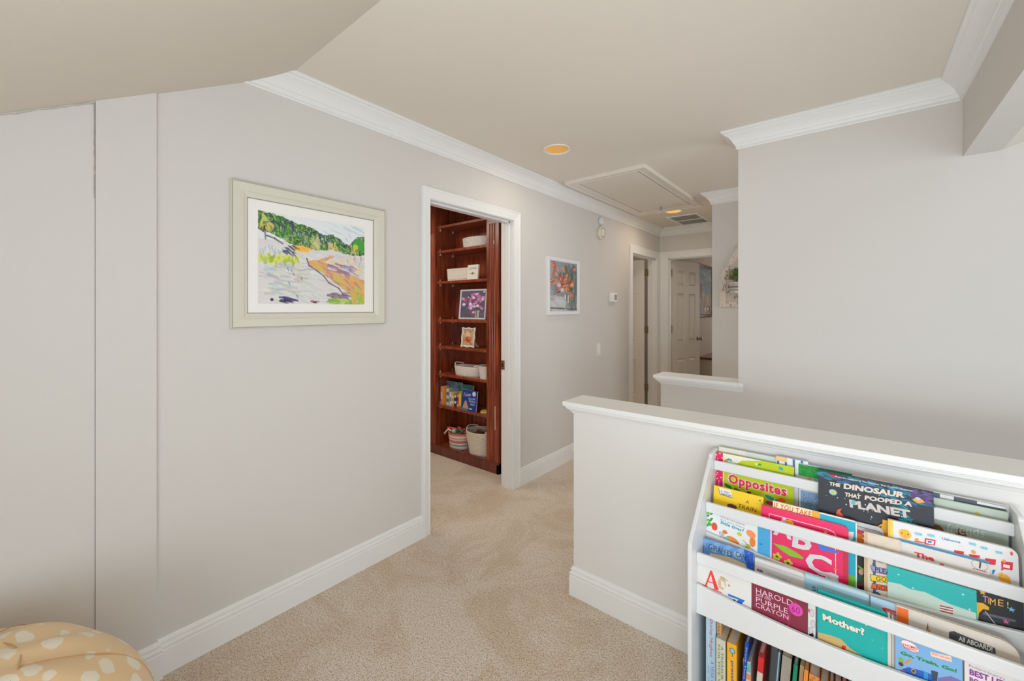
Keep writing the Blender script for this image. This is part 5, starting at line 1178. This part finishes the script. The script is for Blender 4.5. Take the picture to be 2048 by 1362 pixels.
def aboard(p):
    p.ppoly([(1794, 1213), (1817, 1220), (1817, 1251), (1794, 1242)], (240, 110, 30)); p.ppoly([(1856, 1244), (1857, 1258), (1860, 1263), (1852, 1261)], (110, 100, 90)); p.ppoly([(1853, 1257), (1861, 1260), (1861, 1265), (1852, 1262)], (226, 150, 50))
    p.ppoly([(1898, 1264), (1908, 1262), (1916, 1266), (1926, 1270), (1990, 1296), (1992, 1308), (1960, 1300), (1898, 1276)], (70, 70, 76))
    p.text('All ABOARD!', (1917, 1281), (1985, 1304), (1917, 1271), (240, 240, 236), .03); p.pell(1904, 1266, 5, 3, (80, 80, 86))
    p.poly([(p.w*.965, p.h*.72), (p.w*.985, p.h*.68), (p.w*.985, p.h*.5), (p.w*.965, p.h*.52)], (214, 170, 150))
box_book('long beige board book with black lettering in smoke at the front tier end', (1793, 1206), (2040, 1296), 1.478, .47, .13, T3, .012, (220, 208, 194), rc=.03, pr=aboard, pagecol=(222, 200, 182))
# --- front tier, foremost
def letterA(p):
    RD = (240, 56, 50)
    p.ppoly([(1421, 1140.5), (1424.5, 1142), (1413, 1172), (1410, 1170.5)], RD); p.ppoly([(1420, 1141), (1424, 1141.5), (1438, 1181), (1429, 1178)], RD); p.ppoly([(1414, 1161), (1426, 1165), (1426, 1167), (1413, 1163)], RD)
    p.ppoly([(1404, 1168), (1415, 1172), (1415, 1174), (1404, 1169.5)], RD); p.ppoly([(1425, 1177), (1443, 1184.5), (1443, 1186), (1425, 1178.5)], RD)
    p.ppoly([(1435, 1164), (1443, 1152), (1450, 1156), (1452, 1172), (1446, 1180), (1438, 1176)], (214, 186, 140)); p.ppoly([(1442, 1160), (1449, 1166), (1450, 1176), (1443, 1174)], (222, 226, 230)); p.line([p.loc(1440, 1153), p.loc(1456, 1162)], .0015, (150, 120, 90)); p.pell(1458, 1171, 2, 2.5, (200, 150, 120))
    p.ppoly([(1456, 1187), (1490, 1201), (1480, 1211), (1470, 1207), (1477, 1199), (1457, 1192)], (30, 110, 200)); p.pell(1456, 1196, 5, 4, (226, 224, 220)); p.ppoly([(1466, 1198), (1472, 1200), (1468, 1205), (1464, 1203)], (70, 80, 90))
box_book('white alphabet board book with a large red capital in the front tier', (1395, 1124), (1503, 1160), 1.452, .47, .03, T3, .012, (226, 224, 220), rc=.012, pr=letterA)
def purple(p):
    T = (240, 190, 214); MG = (200, 20, 110)
    p.line([(0, p.h*.33), (p.w*.2, p.h*.30), (p.w*.45, p.h*.33), (p.w*.62, p.h*.55), (p.w*.66, p.h*.8), (p.w*.7, p.h*.62)], .0016, MG); p.line([(p.w*.35, p.h*.0), (p.w*.45, p.h*.22), (p.w*.75, p.h*.20), (p.w, p.h*.10)], .0016, MG); p.line([(p.w*.66, p.h*.2), (p.w*.7, p.h*.62), (p.w*.8, p.h*.9)], .0018, MG)
    p.text('HAROLD', (1512, 1186), (1586, 1213), (1512, 1175), T, .0); p.text('and the', (1511, 1191), (1542, 1202), (1511, 1184), T, .0, .3); p.text('PURPLE', (1512, 1203), (1576, 1228), (1512, 1193), T, .0); p.text('CRAYON', (1511, 1213), (1577, 1240), (1511, 1204), T, .0)
    p.pell(1592, 1219, 14, 12.5, (222, 70, 176)); p.text('60', (1583, 1223), (1600, 1229), (1583, 1210), (150, 30, 110), .0); p.text('by', (1526, 1237), (1533, 1240), (1526, 1230), T, 0, .2)
    p.line([(0, p.h*.28), (p.w*.3, p.h*.27), (p.w*.45, p.h*.33)], .0025, (170, 16, 80))
box_book('maroon paperback with pink lettering and a pink round badge in the front tier', (1504, 1160), (1615, 1198), 1.452, .47, .03, T3, .005, (130, 42, 60), pr=purple)
def pr(p):
    for u, v in ((1624, 1226), (1626, 1248), (1622, 1262)): p.pell(u, v, 5, 8, (176, 176, 178)); p.pell(u, v, 3.5, 6, (206, 206, 206))
    p.pell(1618, 1221, 1.5, 4, (220, 60, 50)); p.ppoly([(1618, 1268), (1626, 1266), (1628, 1272), (1620, 1276)], (30, 30, 30))
box_book('worn white spine with grey pictures beside the maroon paperback', (1616, 1198), (1631, 1204), 1.456, .47, .03, T3, .02, (222, 220, 216), pr=pr)
def mother(p):
    p.rect(0, p.h-.0065, p.w*.9, p.h-.004, (226, 216, 200)) if False else None
    W_ = (236, 226, 210)
    p.text('Are You My', (1648, 1218), (1740, 1254), (1648, 1206), W_, .035); p.text('Mother?', (1647, 1241), (1731, 1273), (1646, 1226), (40, 60, 50), .06); p.text('Mother?', (1646, 1240), (1730, 1272), (1645, 1226), W_, .045)
    p.ppoly([(1636, 1264), (1660, 1270), (1682, 1278), (1700, 1296), (1722, 1310), (1734, 1324), (1738, 1332), (1700, 1330), (1636, 1300)], (206, 172, 112)); p.ppoly([(1684, 1290), (1692, 1292), (1690, 1306), (1682, 1302)], (220, 50, 40))
    for u, v in ((1765, 1296), (1745, 1280)): p.pell(u, v, 1.5, .7, (150, 220, 214))
box_book('large teal book with cream lettering and a tan hill in the front tier', (1635, 1176), (1774, 1228), 1.456, .47, .05, T3, .006, (14, 172, 164), rc=.008, pr=mother)
for i_, (u0, u1, cc, ll) in enumerate(((1775, 1782, (226, 220, 212), 'pale page edge of a book beside the large teal one'), (1783, 1789, (206, 196, 184), 'beige page edge of a book next to the train picture book'))):
    box_book(ll, (u0, 1236+i_*4), (u1, 1238+i_*4), 1.455, .47, .03, T3, .03, cc, pr=lambda p: (p.line([(p.w*.35, 0), (p.w*.35, p.h)], .0005, (176, 166, 156)), p.line([(p.w*.7, 0), (p.w*.7, p.h)], .0005, (186, 176, 166))))
def go(p):
    p.rect(0, 0, p.w, p.h, (126, 176, 222)); p.rect(0, 0, p.w, p.h*.42, (160, 190, 220))
    p.pell(1820, 1292, 19, 9, (226, 70, 50), 24, -.27); p.pell(1820, 1292, 18, 8, (240, 236, 232), 24, -.27)
    p.text('THOMAS', (1805, 1291), (1836, 1300), (1805, 1286), (206, 50, 40), .03); p.text('& FRIENDS', (1808, 1296), (1833, 1303), (1808, 1292.5), (206, 50, 40), .03)
    p.text('Go, Train, Go!', (1800, 1309), (1913, 1347), (1801, 1301), (10, 140, 40), .05)
    p.ppoly([(1860, 1303), (1902, 1312), (1904, 1324), (1862, 1312)], (246, 210, 190)); p.text('BRIGHT AND EARLY', (1864, 1308), (1902, 1320), (1864, 1305), (226, 110, 70), .02)
    p.pell(1802, 1320, 5, 5, (120, 180, 50)); p.pell(1802, 1328, 5, 4, (110, 40, 50)); p.ppoly([(1808, 1325), (1820, 1318), (1823, 1322), (1810, 1329)], (240, 140, 40))
    p.ppoly([(1800, 1340), (1816, 1334), (1846, 1342), (1862, 1348), (1870, 1362), (1800, 1362)], (40, 96, 186)); p.pell(1827, 1342, 4.5, 4.5, (226, 170, 50)); p.pell(1827, 1342, 3, 3, (50, 60, 90)); p.ppoly([(1862, 1340), (1876, 1344), (1874, 1362), (1864, 1360)], (60, 70, 90)); p.ppoly([(1848, 1343), (1856, 1345), (1856, 1362), (1847, 1360)], (40, 150, 210)); p.ppoly([(1876, 1356), (1902, 1352), (1924, 1362), (1876, 1364)], (130, 110, 170)); p.pell(1806, 1346, 6, 6, (226, 110, 60))
box_book('light blue picture book with green lettering over a blue engine in the front tier', (1790, 1256), (1925, 1302), 1.452, .47, .03, T3, .005, (126, 176, 222), pr=go)
def best(p):
    p.text("Richard Scarry's", (1938, 1334), (2010, 1362), (1938, 1328), (110, 100, 110), .0); PU = (140, 50, 150)
    p.text('BEST LITTLE', (1939, 1349), (2040, 1386), (1939, 1337), PU, .04); p.text('BOARD BOOK', (1939, 1364), (2040, 1402), (1939, 1353), PU, .04)
box_book('white board book with purple lettering at the right end of the front tier', (1929, 1306), (2046, 1350), 1.452, .47, .03, T3, .010, (228, 222, 220), pr=best)

# --- lower bin: upright spines
YB = 1.462
def XB(u): return onY(u, 1330, YB)[0]
def ZB(u, v): return onY(u, v, YB)[2]
def vtext(t_, col, frm=.08, to=.95, a0=.22, a1=.72, bold=0):
    return lambda p: p.text(t_, (p.w*a0, p.h*to), (p.w*a0, p.h*frm), (p.w*a1, p.h*to), col, bold, pix=False)
def multi(*fs): return lambda p: [f(p) for f in fs]
GB = 'upright story books in the lower bin of the rack'
FZ = .046
def binb(label, u0, u1, vt, col, pr=None, roll=0, dep=.19, dy=0, zt=None):
    ztop = zt if zt else ZB((u0+u1)/2, vt)
    return spine_book(label, XB(u0), XB(u1)-XB(u0), YB+dy, dep, FZ, (ztop-FZ)/math.cos(roll), col, GB, roll=roll, printer=pr, name='story_book')
binb('pale blue spine with red script lettering at the left of the lower bin', 1412, 1431, 0, (176, 204, 220), multi(vtext("Shirley Hughes", (200, 50, 60), .60, .99, .3, .75), vtext("A YEAR OF STORIES", (90, 130, 190), .10, .56, .50, .82), vtext('AND THINGS TO DO', (110, 150, 200), .10, .5, .18, .36)), zt=.366, dep=.23)
binb('tan spine tucked behind the treasury one in the lower bin', 1432, 1441, 0, (206, 160, 110), vtext('classic tales', (140, 90, 50), .5, .98), zt=.362, dy=.012, dep=.2)
binb('cream spine with green treasury lettering in the lower bin', 1434, 1452, 1272, (206, 202, 186), multi(vtext('A TREASURY OF STORIES', (80, 150, 60), .05, .93, .52, .78, .01), vtext('FOR FIVE YEAR OLDS', (80, 150, 60), .05, .93, .18, .42, .01)), zt=.316, dy=-.01)
def mag(p):
    a, b = p.w*.55, p.h-.022; p.ell(a, b, .0078, .0088, (30, 80, 90)); p.ell(a, b, .006, .007, (130, 200, 214)); p.line([(a, b-.008), (a+.001, b-.018)], .002, (30, 60, 90)); p.rect(p.w*.05, 0, p.w*.35, p.h*.8, (250, 190, 40))
    p.text('pressCourt', (p.w*.35, p.h*.80), (p.w*.35, p.h*.35), (p.w*.75, p.h*.80), (60, 80, 150), .02, pix=False)
binb('yellow spine with a magnifying glass drawing in the lower bin', 1455, 1474, 1285, (240, 176, 40), mag, dy=-.006)
binb('deep blue spine leaning over beside the yellow one in the lower bin', 1476, 1483, 0, (24, 70, 160), vtext('Story Time', (200, 210, 230), .6, .95), roll=.07, zt=.34, dy=-.004)
binb('pale spine with teal and orange bands in the lower bin', 1486, 1501, 1322, (206, 206, 206), lambda p: (p.rect(0, p.h*.86, p.w, p.h*.985, (110, 190, 180)), p.line([(p.w*.1, p.h*.94), (p.w*.9, p.h*.88)], .0012, (30, 60, 50)), p.rect(0, p.h*.76, p.w, p.h*.84, (236, 140, 60)), p.text('STORIES', (p.w*.4, p.h*.7), (p.w*.4, p.h*.3), (p.w*.8, p.h*.7), (40, 60, 130), .02, pix=False)))
binb('red and maroon spine leaning in the lower bin', 1503, 1514, 1300, (206, 40, 36), lambda p: (p.rect(0, 0, p.w, p.h*.78, (206, 196, 186)), p.rect(p.w*.0, p.h*.95, p.w, p.h, (130, 24, 30))), roll=.07, dy=.002)
binb('dark slate volume leaning the other way in the lower bin', 1538, 1545, 0, (64, 90, 104), lambda p: p.rect(p.w*.35, 0, p.w*.6, p.h, (190, 206, 214)), roll=.07, zt=.345, dy=.01)
binb('grey worn pages of a thick volume in the lower bin', 1548, 1566, 0, (176, 166, 154), lambda p: [p.rect(p.w*k/9, 0, p.w*(k+.35)/9, p.h, (150, 140, 126)) for k in range(9)], roll=.07, zt=.345, dy=.004)
binb('green spine with a light green front in the lower bin', 1571, 1579, 0, (20, 130, 96), lambda p: p.rect(0, 0, p.w*.45, p.h*.62, (80, 180, 70)), roll=.07, zt=.336)
binb('brown and tan spine beside the green one in the lower bin', 1583, 1591, 0, (176, 140, 100), None, roll=.07, zt=.338, dy=.006)
binb('orange spine with a red and lilac front in the lower bin', 1592, 1600, 0, (236, 140, 30), lambda p: (p.rect(p.w*.45, 0, p.w*.75, p.h*.85, (214, 60, 50)), p.rect(p.w*.78, 0, p.w, p.h*.9, (176, 130, 190))), roll=.07, zt=.335)
def scrib(p):
    rr = random.Random(1)
    for _ in range(90): a, b = p.w*rr.random(), p.h*rr.uniform(.6, .99); p.line([(a, b), (min(p.w, a+rr.uniform(0, .004)), b+rr.uniform(-.006, .006))], .0008, (70, 40, 20))
binb('orange book with dark scribbled tangle in the lower bin', 1602, 1622, 0, (222, 140, 60), scrib, roll=.07, zt=.330)
binb('amber yellow thick spine in the lower bin', 1624, 1640, 0, (226, 150, 30), lambda p: p.rect(p.w*.7, 0, p.w, p.h, (190, 110, 20)), roll=.07, zt=.322)
binb('brown spine beside the amber one in the lower bin', 1641, 1650, 0, (120, 70, 40), None, roll=.07, zt=.33)
binb('tan spine near the middle of the lower bin', 1652, 1664, 0, (190, 150, 110), None, roll=.07, zt=.318)
binb('red and navy spine near the middle of the lower bin', 1666, 1676, 0, (196, 30, 50), lambda p: p.rect(p.w*.5, 0, p.w, p.h, (30, 50, 110)), roll=.07, zt=.312)
binb('teal patterned spine right of the red and navy one in the lower bin', 1678, 1690, 0, (60, 110, 130), scrib, roll=.07, zt=.312)
bc_ = [('cream', (220, 210, 190)), ('navy', (40, 50, 96)), ('white', (226, 226, 222)), ('olive', (120, 130, 70)), ('coral', (220, 110, 90)), ('sky blue', (120, 180, 220)), ('grey', (150, 150, 150)), ('purple', (110, 70, 140)), ('mint', (150, 206, 180))]
u = 1693
for nm_, c_ in bc_:
    binb('%s spine in the right hand half of the lower bin' % nm_, u, u+15, 0, c_, stripes(None, (226, 220, 210), None, None), roll=.07, zt=.30+.01*(len(nm_) % 3)); u += 17
